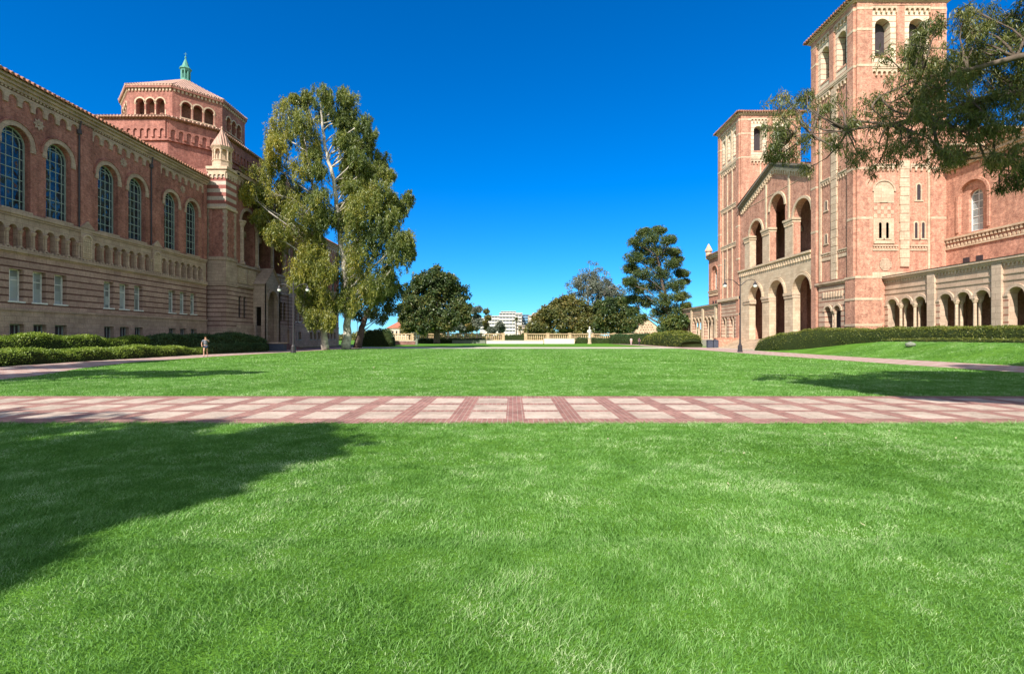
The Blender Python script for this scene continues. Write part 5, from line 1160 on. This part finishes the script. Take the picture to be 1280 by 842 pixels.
m = MB(); m.lathe(sxp, 138, [(0, .62), (.2, .62), (.25, .48), (1.3, .45), (1.35, .56), (1.5, .56)], 8, PI / 8); m.build('pedestal', M['stone_r'], st)
m = MB(); m.lathe(sxp, 138, [(1.5, .42), (1.9, .36), (2.6, .32), (3.1, .42), (3.6, .46), (3.95, .34), (4.08, .13), (4.2, .13), (4.3, .20), (4.55, .23), (4.75, .15), (4.82, .02)], 12); m.tube([(sxp - .4, 138, 3.85), (sxp - .62, 137.9, 3.3), (sxp - .3, 137.6, 2.95)], [.14, .12, .09], 7); m.tube([(sxp + .4, 138, 3.85), (sxp + .6, 137.9, 3.2), (sxp + .5, 137.7, 2.7)], [.14, .12, .09], 7); m.build('figure', M['white'], st, True)
# far smaller trees
FT = [('grey green eucalyptus left of the white building, taller', 596, 230, [(592, 388, 4), (598, 386, 4), (595, 396, 5), (590, 400, 4), (599, 402, 4), (595, 408, 5)], 'greyleaf'),
      ('small olive tree overlapping the left end of the white building', 609, 240, [(608, 389, 3), (610, 396, 3.6), (607, 403, 3.6), (609, 409, 4)], 'bushy'),
      ('dark grey green tree before the middle of the white building', 625, 236, [(625, 405, 3.4), (622, 409, 3.4), (628, 410, 3.6), (626, 413, 3)], 'greyleaf'),
      ('low grey green tree at the left railing end, before the white building', 615, 228, [(613, 412, 3), (617, 413, 2.6)], 'greyleaf'),
      ('low green tree between the brick house and the round tree', 512, 190, [(510, 404, 6), (518, 408, 7), (506, 411, 5), (524, 412, 5)], 'bushy'),
      ('yellow green shrub left of the round tree trunk', 535, 180, [(532, 412, 5), (539, 411, 5), (526, 413, 4)], 'hedge'),
      ('grey shrub right of the round tree trunk', 560, 185, [(556, 409, 6), (566, 407, 7), (576, 408, 6), (550, 412, 4)], 'greyleaf'),
      ('tall thin tree right of the round tree', 583, 190, [(582, 398, 5), (584, 406, 5), (580, 412, 5), (588, 410, 4)], 'bushy')]
for i, (lab, px, Yt, lst, mt) in enumerate(FT):
    b0 = at(px, 0, Yt); tree('distant_tree', lab, (b0.x, Yt, 0), [(b0.x, Yt, 3), (b0.x + .2, Yt, 5.5)], .35, K(lst, Yt, dy=3, seed=80 + i), M[mt], M['bark_dark'], 80 + i, .9, .4, 34, 26, .34, .3, .9, 'small trees beyond the railing')
for i, (px, Yt, zt, lab) in enumerate(((645, 215, 10.2, 'palm in front of the white building, by the gap in the railing'), (650, 235, 7.0, 'lower palm just right of the taller palm'))):
    b0 = at(px, 0, Yt); t = thing('palm_tree', lab, 'palm', (b0.x, Yt, 0), 'palms beyond the railing'); mb = MB(); mb.tube([(b0.x, Yt, 0), (b0.x + .2, Yt, zt * .5), (b0.x, Yt, zt - .6)], [.32, .26, .22], 8); mb.build('trunk', M['bark_dark'], t)
    fr_ = MB(); rr = random.Random(i)
    for k in range(34):
        a = rr.uniform(0, 2 * PI); e = rr.uniform(-.7, 1.0); d = Vector((math.cos(a) * math.cos(e), math.sin(a) * math.cos(e), math.sin(e))); s = Vector((-math.sin(a), math.cos(a), 0)); o = Vector((b0.x, Yt, zt - .7)); Lf = 2.1
        p1, p2, p3 = o + d * Lf * .4, o + d * Lf * .8 - Vector((0, 0, .15)), o + d * Lf - Vector((0, 0, .6))
        fr_.add([o, p1 + s * .3, p2 + s * .25, p3, p2 - s * .25, p1 - s * .3], [(0, 1, 5), (1, 2, 4, 5), (2, 3, 4)])
    fr_.build('crown', M['palm'], t)
# thicket far off behind everything, closing the horizon
def thicket():
    rng = np.random.default_rng(90); n = 2600
    a = rng.uniform(-1.15, 1.15, n); R0 = rng.uniform(330, 430, n); x = np.sin(a) * R0; y = np.cos(a) * R0
    keep = ~((x > -28) & (x < 22)); z = rng.uniform(0, 1, n) * (4.5 + 2.5 * np.sin(a * 23) + 2 * np.sin(a * 61))
    z = np.where(keep, z, z * .32); C = np.stack([x, y, np.maximum(z, .5)], 1)
    o = leaf_obj('distant_woodland', rng, C, np.full(n, 3.4), 22, 2.6, 1.6, M['bushy'], None, droop=.1, squash=.6)
    tag(o, 'low far off band of dark woodland along the horizon', 'woodland', kind='stuff')
thicket()

# ================================================================== END OF THE LAWN
def copy_tree(o, parent=None):
    c = o.copy(); COL.objects.link(c)
    if parent is not None: c.parent = parent
    for ch in [q for q in bpy.data.objects if q.parent == o]: copy_tree(ch, c)
    return c
def balustrade(label, x0, x1, y):
    t = thing('stone_balustrade', label, 'balustrade', ((x0 + x1) / 2, y, 0)); rail, piers = MB(), []
    z0, z1 = 1.1, 2.7; rail.box(x0, x1, y - .3, y + .3, z1, z1 + .28); bt = MB(); bt.box(x0, x1, y - .32, y + .32, .0, z0)
    rail.build('top_rail', M['balu'], t); bt.build('plinth', M['balu'], t)
    n = max(2, round((x1 - x0) / 6.4)); xs = [x0 + (x1 - x0) * i / n for i in range(n + 1)]
    for x in xs: p = MB(); p.box(x - .45, x + .45, y - .42, y + .42, 0, z1 + .3); p.box(x - .52, x + .52, y - .5, y + .5, z1 + .3, z1 + .48); p.build('pier', M['balu'], t)
    pb = None
    for a, b in zip(xs[:-1], xs[1:]):
        m = 10
        for i in range(m):
            x = a + .45 + (b - a - .9) * (i + .5) / m
            if pb is None:
                q = MB(); q.lathe(x, y, [(z0, .17), (z0 + .2, .17), (z0 + .25, .10), (z0 + .55, .20), (z0 + .8, .17), (z0 + 1.3, .08), (z0 + 1.5, .11), (z1, .17)], 8); pb = q.build('baluster', M['balu'], t); px0 = x
            else: c = pb.copy(); COL.objects.link(c); c.location = (x - px0, 0, 0)
balustrade('left stone balustrade, behind the round dark tree', at(488, 0, 152).x, at(629, 0, 152).x, 152)
balustrade('right stone balustrade, between the gap and the pine tree', at(657, 0, 152).x, at(795, 0, 152).x, 152)
def block(name, label, cat, x0, x1, y0, y1, h, mat, cap=None):
    t = thing(name, label, cat, ((x0 + x1) / 2, (y0 + y1) / 2, 0)); m = MB(); m.box(x0, x1, y0, y1, 0, h - .14); m.build('wall_body', mat, t); c = MB(); c.box(x0 - .06, x1 + .06, y0 - .06, y1 + .06, h - .14, h); c.build('coping', cap or mat, t); return t
block('low_wall', 'long low pale wall at the end of the lawn, below the gap in the railing', 'wall', at(608, 0, 140).x, at(679, 0, 140).x, 140, 141.2, .95, M['white'])
block('low_wall', 'taller short pale wall right of the long low one', 'wall', at(679, 0, 139.5).x + .3, at(718, 0, 139.5).x, 139.4, 141, 1.5, M['white'])
block('low_wall', 'grey shaded wall under the left balustrade by the lamp', 'wall', at(565, 0, 145).x, at(607, 0, 145).x, 145, 146, 1.0, M['rock'])
block('low_wall', 'pink brick wall at the far left end of the lawn', 'wall', at(482, 0, 120).x, at(519, 0, 120).x, 120, 121.5, 1.0, M['plaza_l'], M['concrete'])
hedge('low_hedge', 'dark low hedge before the left balustrade', [(at(522, 0, 147).x, 147, 1), (at(607, 0, 147).x, 147, 1)], 1.35, 1.6, M['juniper'], 15, (.3, .15), 160)
hedge('low_hedge', 'dark low hedge before the right balustrade, left of the two people', [(at(719, 0, 147).x, 147, 1), (at(770, 0, 147).x, 147, 1)], 1.5, 1.6, M['juniper'], 16, (.3, .15), 160)
hedge('shrub_row', 'green shrubs seen through the gap in the railing', [(at(630, 0, 185).x, 185, 1), (at(658, 0, 185).x, 185, 1)], 2.6, 2.5, M['round'], 17, (.4, .2), 120, cat='shrub')
hedge('dark_hedge', 'dark hedge behind the eucalyptus trunks at the left', [(at(455, 0, 100).x, 100, 1.0), (at(492, 0, 100).x, 100, .9)], 3.4, 3.0, M['juniper'], 18, (.3, .12), 300)
bo = MB(); bo.lathe(at(521, 0, 118).x, 118, [(0, .4), (.1, .4), (.12, .32), (1.1, .3), (1.15, .36), (1.3, .36), (1.45, .1)], 12); tag(bo.build('stone_bollard', M['rock']), 'squat grey stone bollard at the right end of the pink brick wall', 'bollard')

# ================================================================== FAR BUILDINGS
def slab_block(name, label, parts, Y, mat, winm, loc, depth=30):
    """parts: (px0, px1, pytop, floors, hfloor px)"""
    t = thing(name, label, 'building', loc); k = Y / F
    for i, (a, b, ytop, nf, fh, z_off) in enumerate(parts):
        yy = Y + z_off; p0, p1 = at(a, ytop, yy), at(b, ytop, yy); m = MB(); m.box(p0.x, p1.x, yy, yy + depth, 0, p0.z); m.build('block', mat, t)
        w_ = MB(); fr_ = Fr((p0.x, yy, 0), (1, 0, 0), (0, -1, 0)); W_ = p1.x - p0.x; H_f = fh * yy / F
        for f_ in range(nf):
            zt = p0.z - .28 * H_f - f_ * H_f
            nwin = max(2, int(W_ / 3.0))
            for q in range(nwin): u = W_ * (q + .06) / nwin; fbox(w_, fr_, u, u + W_ / nwin * .88, zt - .34 * H_f, zt, 0, .1)
        w_.build('window_bands', winm, t)
        l_ = MB()
        for f_ in range(nf + 1): zt = p0.z - f_ * H_f - .05; fbox(l_, fr_, 0, W_, zt - .12 * H_f, zt, 0, .5)
        l_.build('floor_ledges', mat, t)
    return t
slab_block('office_block', 'large white many storeyed block far off behind the gap in the railing', [(607, 626, 394.5, 5, 4.2, 6), (624, 653, 390.8, 6, 4.2, 0), (626, 645, 388.8, 1, 2.5, 12), (644, 652, 392.5, 5, 4.2, -5), (600, 610, 397, 4, 4.2, 10)], 500, M['white'], M['bin'], (0, 510, 0))
slab_block('glass_building', 'blue glass building just right of the white block', [(652.5, 662, 393, 6, 3.4, 0)], 520, plain_mat('blue glazing', (.16, .34, .50), .3, .5, 0, .2, .2), M['bin'], (14, 530, 0))
slab_block('tan_building', 'tan stepped building partly behind the olive tree', [(661, 678, 394, 4, 5, 0), (666, 672, 391, 1, 4, 6)], 480, M['tan'], M['bin'], (24, 490, 0))
slab_block('pink_building', 'low pinkish building at the foot of the white block', [(648, 662, 406.5, 2, 4, 0)], 400, M['tan'], M['bin'], (8, 410, 0))
def gable_house(name, label, px0, px1, pe, pr, Y, depth, mat, roofm, front=True, lattice=False):
    a, b = at(px0, pe, Y), at(px1, pe, Y); c = at((px0 + px1) / 2, pr, Y); t = thing(name, label, 'building', ((a.x + b.x) / 2, Y, 0)); m = MB()
    if front:
        fr_ = Fr((0, Y, 0), (1, 0, 0), (0, -1, 0)); W_ = b.x - a.x
        panel(m, fr_, [(a.x, 0), (b.x, 0), (b.x, a.z), (c.x, c.z), (a.x, a.z)], [arch(c.x + W_ * q, W_ * .09, .01, a.z * .55, 6) for q in (-.12, 0, .12)] if lattice else [], 0, .8); m.box(a.x + .02, b.x - .02, Y + .8, Y + depth, 0, a.z)
        m.build('wall', mat, t); r = MB(); r.add([(x, y, z) for y in (Y - .3, Y + depth) for x, z in ((a.x - .5, a.z - .1), (c.x, c.z + .25), (b.x + .5, a.z - .1))], [(0, 1, 4, 3), (1, 2, 5, 4)]); r.build('roof', roofm, t)
        if lattice:
            l_ = MB()
            for i in range(-3, 4):
                for j in range(4):
                    x, z = c.x + (i + (j % 2) * .5) * W_ * .095, a.z * .78 + j * (c.z - a.z) * .24
                    if abs(x - c.x) < (c.z - z) / (c.z - a.z * .6) * W_ * .5: s_ = W_ * .03; l_.add([(x - s_, Y - .06, z), (x, Y - .06, z - s_), (x + s_, Y - .06, z), (x, Y - .06, z + s_)], [(0, 1, 2, 3)])
            l_.build('diamond_brickwork', M['shadow_brick'], t)
    else:
        m.box(a.x, b.x, Y, Y + depth, 0, a.z); m.build('wall', mat, t); r = MB(); r.add([(a.x - .5, Y - .5, a.z), (b.x + .5, Y - .5, a.z), (b.x - 2, Y + depth / 2, c.z), (a.x + 2, Y + depth / 2, c.z), (a.x - .5, Y + depth, a.z), (b.x + .5, Y + depth, a.z)], [(0, 1, 2, 3), (3, 2, 5, 4), (1, 5, 2), (0, 3, 4)]); r.build('roof', roofm, t)
        w_ = MB(); n = 6; W_ = b.x - a.x
        for i in range(n): fbox(w_, Fr((a.x, Y, 0), (1, 0, 0), (0, -1, 0)), W_ * (i + .3) / n, W_ * (i + .7) / n, a.z * .45, a.z * .8, 0, .1)
        w_.build('windows', M['opening_dark'], t)
gable_house('gabled_building', 'pale stone gable with dark diamond brickwork left of the pine tree foot', 792, 826, 412, 398.5, 185, 24, M['stone_r'], M['tile'], True, True)
gable_house('small_gable', 'tiny brown gable among the evergreens left of the patterned gable', 771, 781, 413, 407, 190, 14, M['stone_r'], M['tile'])
gable_house('brick_house', 'red roofed brick building left of the round dark tree', 484, 512, 410, 401, 230, 26, M['tan'], M['plaza_l'] if False else brick_mat('red roof', (.62, .22, .13), (.5, .18, .11), (.4, .2, .12)), False)

# ================================================================== LAMPS, BINS, PEOPLE
def street_lamp(x, y, h, arm, label, group='double armed lamp posts'):
    t = thing('street_lamp', label, 'street lamp', (x, y, 0), group); s = h / 9.0
    b = MB(); b.lathe(x, y, [(0, .30), (.12, .30), (.16, .26), (.75, .24), (.85, .17), (1.0, .15)], 8, PI / 8); b.build('base', M['metal'], t)
    p = MB(); p.lathe(x, y, [(.95, .10), (h * .55, .082), (h * .93, .065), (h * .94, .10), (h * .955, .10), (h * .96, .05), (h, .015)], 10); p.build('pole', M['metal'], t)
    for sg in (-1, 1):
        a = MB(); zt = h * .93; pts = [(x, y, zt - .55 * s), (x + sg * arm * .15, y, zt - .35 * s), (x + sg * arm * .45, y, zt + .1 * s), (x + sg * arm * .78, y, zt + .22 * s), (x + sg * arm, y, zt + .12 * s), (x + sg * arm * 1.02, y, zt - .15 * s)]
        a.tube(pts, [.05, .045, .04, .035, .035, .03], 6)
        a.tube([(x + sg * .05, y, zt - .1 * s), (x + sg * arm * .3, y, zt - .15 * s), (x + sg * arm * .4, y, zt + .05)], .018, 5)
        am = a.build('arm', M['metal'], t, True)
        hx_, hz = x + sg * arm * 1.02, zt - .12 * s
        l = MB(); l.lathe(hx_, y, [(hz - .30 * s, .26 * s), (hz - .25 * s, .25 * s), (hz - .08 * s, .12 * s), (hz, .10 * s), (hz + .1 * s, .06 * s)], 10); l.build('lamp_cap', M['metal'], am)
        g = MB(); g.lathe(hx_, y, [(hz - .62 * s, .07 * s), (hz - .56 * s, .17 * s), (hz - .42 * s, .22 * s), (hz - .29 * s, .21 * s)], 10); g.build('lamp_glass', M['lampglass'], am)
    return t
lampL = street_lamp(-24.6, 55.6, 8.1, 1.55, 'double armed dark lamp post beside the left path, before the library porch')
street_lamp(26.85, 58.6, 9.0, 1.75, 'double armed dark lamp post beside the right path, before the hall portico')
for px, Y, h, lab in ((490, 100, 7.9, 'slim lamp post under the right edge of the white trunked eucalyptus'), (566, 143, 8.4, 'distant lamp post between the round tree trunk and the white building'), (793, 112, 7.4, 'distant lamp post before the pine tree, beside two people')):
    c = copy_tree(lampL); c.location = (at(px, 0, Y).x, Y, 0); c.scale = (1, 1, 1); c['label'] = lab; c.scale = (h / 8.1,) * 3
def bin_(x, y, label, w_=.7, h=1.05, group=None):
    t = thing('litter_bin', label, 'bin', (x, y, 0), group); b = MB(); b.box(x - w_ / 2, x + w_ / 2, y - w_ / 2, y + w_ / 2, .06, h); b.box(x - w_ / 2 + .06, x + w_ / 2 - .06, y - w_ / 2 + .06, y + w_ / 2 - .06, 0, .06)
    for k in (-.18, 0, .18): b.box(x + k * w_ / .7 - .02, x + k * w_ / .7 + .02, y - w_ / 2 - .02, y - w_ / 2, .12, h - .08)
    b.build('bin_body', M['bin'], t); l = MB(); l.box(x - w_ / 2 - .05, x + w_ / 2 + .05, y - w_ / 2 - .05, y + w_ / 2 + .05, h, h + .09); l.box(x - w_ / 3, x + w_ / 3, y - w_ / 3, y + w_ / 3, h + .09, h + .18); l.build('lid', M['bin'], t)
bin_(at(887, 0, 84).x, 84, 'dark bin before the rounded shrub bed, left of the hall steps, left one of two', .8, 1.2)
bin_(at(894, 0, 84).x, 84, 'dark bin before the rounded shrub bed, right one of two, nearest the lamp post', .8, 1.2)
# dark bench with a pale stone top by the juniper bed
bt = thing('stone_bench', 'dark box like bench with a pale top at the end of the juniper bed', 'bench', (-30.6, 64.5, 0))
m = MB(); m.box(-31.6, -29.6, 64.0, 64.9, .05, .95); m.build('bench_body', M['bin'], bt); m = MB(); m.box(-31.75, -29.45, 63.9, 65, .95, 1.1); m.build('bench_top', M['stone_l'], bt)
def rock(x, y, z, r, label):
    rg = random.Random(3); bm = bmesh.new(); bmesh.ops.create_icosphere(bm, subdivisions=3, radius=r)
    for v in bm.verts: q = v.co.normalized(); v.co *= 1 + .16 * math.sin(q.x * 5 + 1) * math.cos(q.y * 4) + .1 * math.sin(q.z * 9 + q.x * 7); v.co.z *= .75; v.co.x *= 1.2
    me = bpy.data.meshes.new('rock'); bm.to_mesh(me); bm.free(); me.materials.append(M['rock']); me.shade_smooth(); o = bpy.data.objects.new('rock', me); COL.objects.link(o); o.location = (x, y, z); tag(o, label, 'rock')
rock(33.9, 42.3, 1.12, .30, 'small grey green rounded rock on the grass bank below the right hedge')

skinm = plain_mat('skin', (.52, .30, .20), .6, .3, 0, .05, 3)
def cloth(name, c): return plain_mat(name, c, .85, .1, 0, .15, 8)
def skin_obj(name, J, E, mat, parent, root=0, sub=2):
    """J: name -> (x, y, z, r); E: edges"""
    keys = list(J); idx = {k: i for i, k in enumerate(keys)}
    me = bpy.data.meshes.new(name); me.from_pydata([J[k][:3] for k in keys], [(idx[a], idx[b]) for a, b in E], []); me.update()
    o = bpy.data.objects.new(name, me); COL.objects.link(o)
    md = o.modifiers.new('skin', 'SKIN'); md.use_smooth_shade = True
    for i, k in enumerate(keys):
        s = me.skin_vertices[0].data[i]; r = J[k][3]; s.radius = (r, r) if not isinstance(r, tuple) else r; s.use_root = (i == root)
    sd = o.modifiers.new('sub', 'SUBSURF'); sd.levels = sub; sd.render_levels = sub
    dg = bpy.context.evaluated_depsgraph_get(); ev = o.evaluated_get(dg); m2 = bpy.data.meshes.new_from_object(ev)
    bpy.data.objects.remove(o); m2.name = name; m2.materials.clear(); m2.materials.append(mat); m2.shade_smooth()
    ob = bpy.data.objects.new(name, m2); COL.objects.link(ob); ob.parent = parent; return ob
def person(label, x, y, ang, pose, shirt, legs, hair, long_legs=False, group=None, H=1.72):
    t = thing('person', label, 'person', (x, y, 0), group); t.rotation_euler = (0, 0, ang); k = H / 1.75
    J = {'pelvis': (0, 0, .95, .12), 'waist': (0, -.01, 1.10, .105), 'chest': (0, 0, 1.30, .135), 'neckb': (0, 0, 1.46, .07), 'neck': (0, .0, 1.52, .05), 'head': (0, .015, 1.60, .085), 'crown': (0, .01, 1.69, .075)}
    E = [('pelvis', 'waist'), ('waist', 'chest'), ('chest', 'neckb'), ('neckb', 'neck'), ('neck', 'head'), ('head', 'crown')]
    for s, sg in (('l', -1), ('r', 1)):
        st = pose['stride'] * sg
        J.update({'hip' + s: (sg * .09, 0, .90, .09), 'knee' + s: (sg * .10, st * .22 + .03, .50, .055), 'calf' + s: (sg * .10, st * .24 - .02, .36, .05), 'ank' + s: (sg * .10, st * .36 - .05 * abs(st), .09 + .05 * (st < 0) * abs(st), .034), 'toe' + s: (sg * .11, st * .36 + .15 - .05 * abs(st), .035, .032)})
        E += [('pelvis', 'hip' + s), ('hip' + s, 'knee' + s), ('knee' + s, 'calf' + s), ('calf' + s, 'ank' + s), ('ank' + s, 'toe' + s)]
        sh, eb, hd = pose['arm' + s]
        J.update({'sh' + s: (sg * .19, 0, 1.42, .055), 'el' + s: (*eb, .04), 'wr' + s: (*hd, .027)})
        d = (Vector(hd) - Vector(eb)).normalized(); pm = Vector(hd) + d * .07; J['palm' + s] = (*pm, .032)
        E += [('neckb', 'sh' + s), ('sh' + s, 'el' + s), ('el' + s, 'wr' + s), ('wr' + s, 'palm' + s)]
        for q in range(4):
            a = Vector((.018 * (q - 1.5), 0, 0)); f1_ = pm + a + d * .05; f2_ = f1_ + d * (.04 - .006 * abs(q - 1.3)) + Vector((0, -.012, 0)); J[f'f{q}a' + s] = (*f1_, .009); J[f'f{q}b' + s] = (*f2_, .008); E += [('palm' + s, f'f{q}a' + s), (f'f{q}a' + s, f'f{q}b' + s)]
        th = pm + Vector((-sg * .035, .02, 0)); J['th' + s] = (*th, .011); J['th2' + s] = (*(th + d * .035), .010); E += [('palm' + s, 'th' + s), ('th' + s, 'th2' + s)]
    J['nose'] = (0, .105, 1.61, .016); E.append(('head', 'nose'))
    J = {a: (b[0] * k, b[1] * k, b[2] * k, b[3] * k) for a, b in J.items()}
    skin_obj('body', J, E, skinm, t)
    g = lambda n_, e: (*J[n_][:3], J[n_][3] + e)
    S = {'chest': g('chest', .028), 'waist': g('waist', .03), 'hem': (0, 0, 1.0 * k, .150 * k), 'nb': g('neckb', .016)}
    SE = [('chest', 'waist'), ('waist', 'hem'), ('chest', 'nb')]
    for s in 'lr':
        a, b = Vector(J['sh' + s][:3]), Vector(J['el' + s][:3]); m_ = a.lerp(b, .62); S['sh' + s] = g('sh' + s, .018); S['sl' + s] = (*m_, .065 * k); SE += [('nb', 'sh' + s), ('sh' + s, 'sl' + s)]
    skin_obj('shirt', S, SE, shirt, t)
    T = {'p': (0, 0, .97 * k, .145 * k)}; TE = []
    for s in 'lr':
        a, b = Vector(J['hip' + s][:3]), Vector(J['knee' + s][:3]); T['h' + s] = (*a, .105 * k); T['k' + s] = (*a.lerp(b, 1.0 if long_legs else .42), (.07 if long_legs else .10) * k); TE += [('p', 'h' + s), ('h' + s, 'k' + s)]
        if long_legs: T['a' + s] = g('ank' + s, .03); TE.append(('k' + s, 'a' + s))
    skin_obj('trousers' if long_legs else 'shorts', T, TE, legs, t)
    hm = {'a': (0, -.015 * k, 1.655 * k, .092 * k), 'b': (0, -.02 * k, 1.72 * k, .075 * k), 'c': (0, -.06 * k, 1.58 * k, .07 * k), 'd': (0, -.10 * k, 1.48 * k, .045 * k)}
    skin_obj('hair', hm, [('a', 'b'), ('a', 'c'), ('c', 'd')], hair, t)
    for s in 'lr':
        a = J['ank' + s]; b = J['toe' + s]; skin_obj('shoe', {'a': (a[0], a[1] - .03, .045, .045), 'b': (b[0], b[1] + .02, .04, .038)}, [('a', 'b')], cloth('shoe leather', (.12, .10, .10)), t, 0, 1)
    for s in (-1, 1):
        e = MB(); c_ = Vector((s * .033 * k, .098 * k, 1.635 * k)); e.lathe(c_.x, c_.y, [(c_.z - .008, .004), (c_.z, .010), (c_.z + .008, .004)], 6); eo = e.build('eye', M['metal']); eo.parent = t
    return t
hairb = cloth('brown hair', (.16, .07, .035)); haird = cloth('dark hair', (.03, .025, .02))
px_ = at(257, 0, 44.0).x
person('walker in grey top and dark shorts on the left path, one hand raised', px_, 44.0, rad(205), {'stride': .8, 'arml': (0, (-.27, .05, 1.30), (-.10, .17, 1.52)), 'armr': (0, (.30, -.02, 1.17), (.26, .13, 1.00))}, cloth('grey cotton top', (.17, .18, .21)), cloth('dark denim shorts', (.04, .06, .10)), hairb, H=1.8)
Yp = 112.0
person('person in white and pink clothes standing left of the distant lamp post', at(789, 0, Yp).x, Yp, rad(170), {'stride': .4, 'arml': (0, (-.26, 0, 1.15), (-.24, .12, .95)), 'armr': (0, (.26, 0, 1.15), (.24, .12, .95))}, cloth('white pink blouse', (.75, .60, .62)), cloth('pale pink trousers', (.62, .42, .45)), haird, True)
person('person in dark purple clothes standing right of the distant lamp post', at(799, 0, Yp).x, Yp, rad(185), {'stride': .3, 'arml': (0, (-.26, 0, 1.15), (-.22, .12, .95)), 'armr': (0, (.26, 0, 1.15), (.22, .12, .95))}, cloth('dark purple jacket', (.10, .06, .12)), cloth('dark trousers', (.05, .04, .06)), haird, True)

# a few fallen leaves on the lawn by the path
for i, (px, py) in enumerate(((1098, 537), (1112, 538), (1126, 541), (1031, 542), (1195, 547), (1052, 548), (1240, 540), (760, 548), (930, 566), (467, 459), (1078, 655), (910, 604))):
    y = 1.66 * F / (py - HY); x = (px - CX) / F * y; r = random.Random(i); a = r.uniform(0, PI); l = .035 if y < 15 else .12; u = Vector((math.cos(a), math.sin(a), .15)); n = Vector((-math.sin(a), math.cos(a), .2)) ; c = Vector((x, y, .045))
    m = MB(); m.add([c - u * l, c - u * l * .3 + n * l * .38, c + u * l, c - u * l * .3 - n * l * .38, c - Vector((0, 0, l * .12))], [(0, 1, 4), (1, 2, 4), (2, 3, 4), (3, 0, 4)])
    tag(m.build('fallen_leaf', M['fallen']), ['small pale dry leaf on the near lawn just below the brick path, right of centre', 'small pale dry leaf on the wide lawn beyond the brick path', 'small dry leaf lying alone in the right foreground grass'][1 if py < 500 else 2 if py > 590 else 0], 'leaf', 'dry leaves scattered on the lawn')
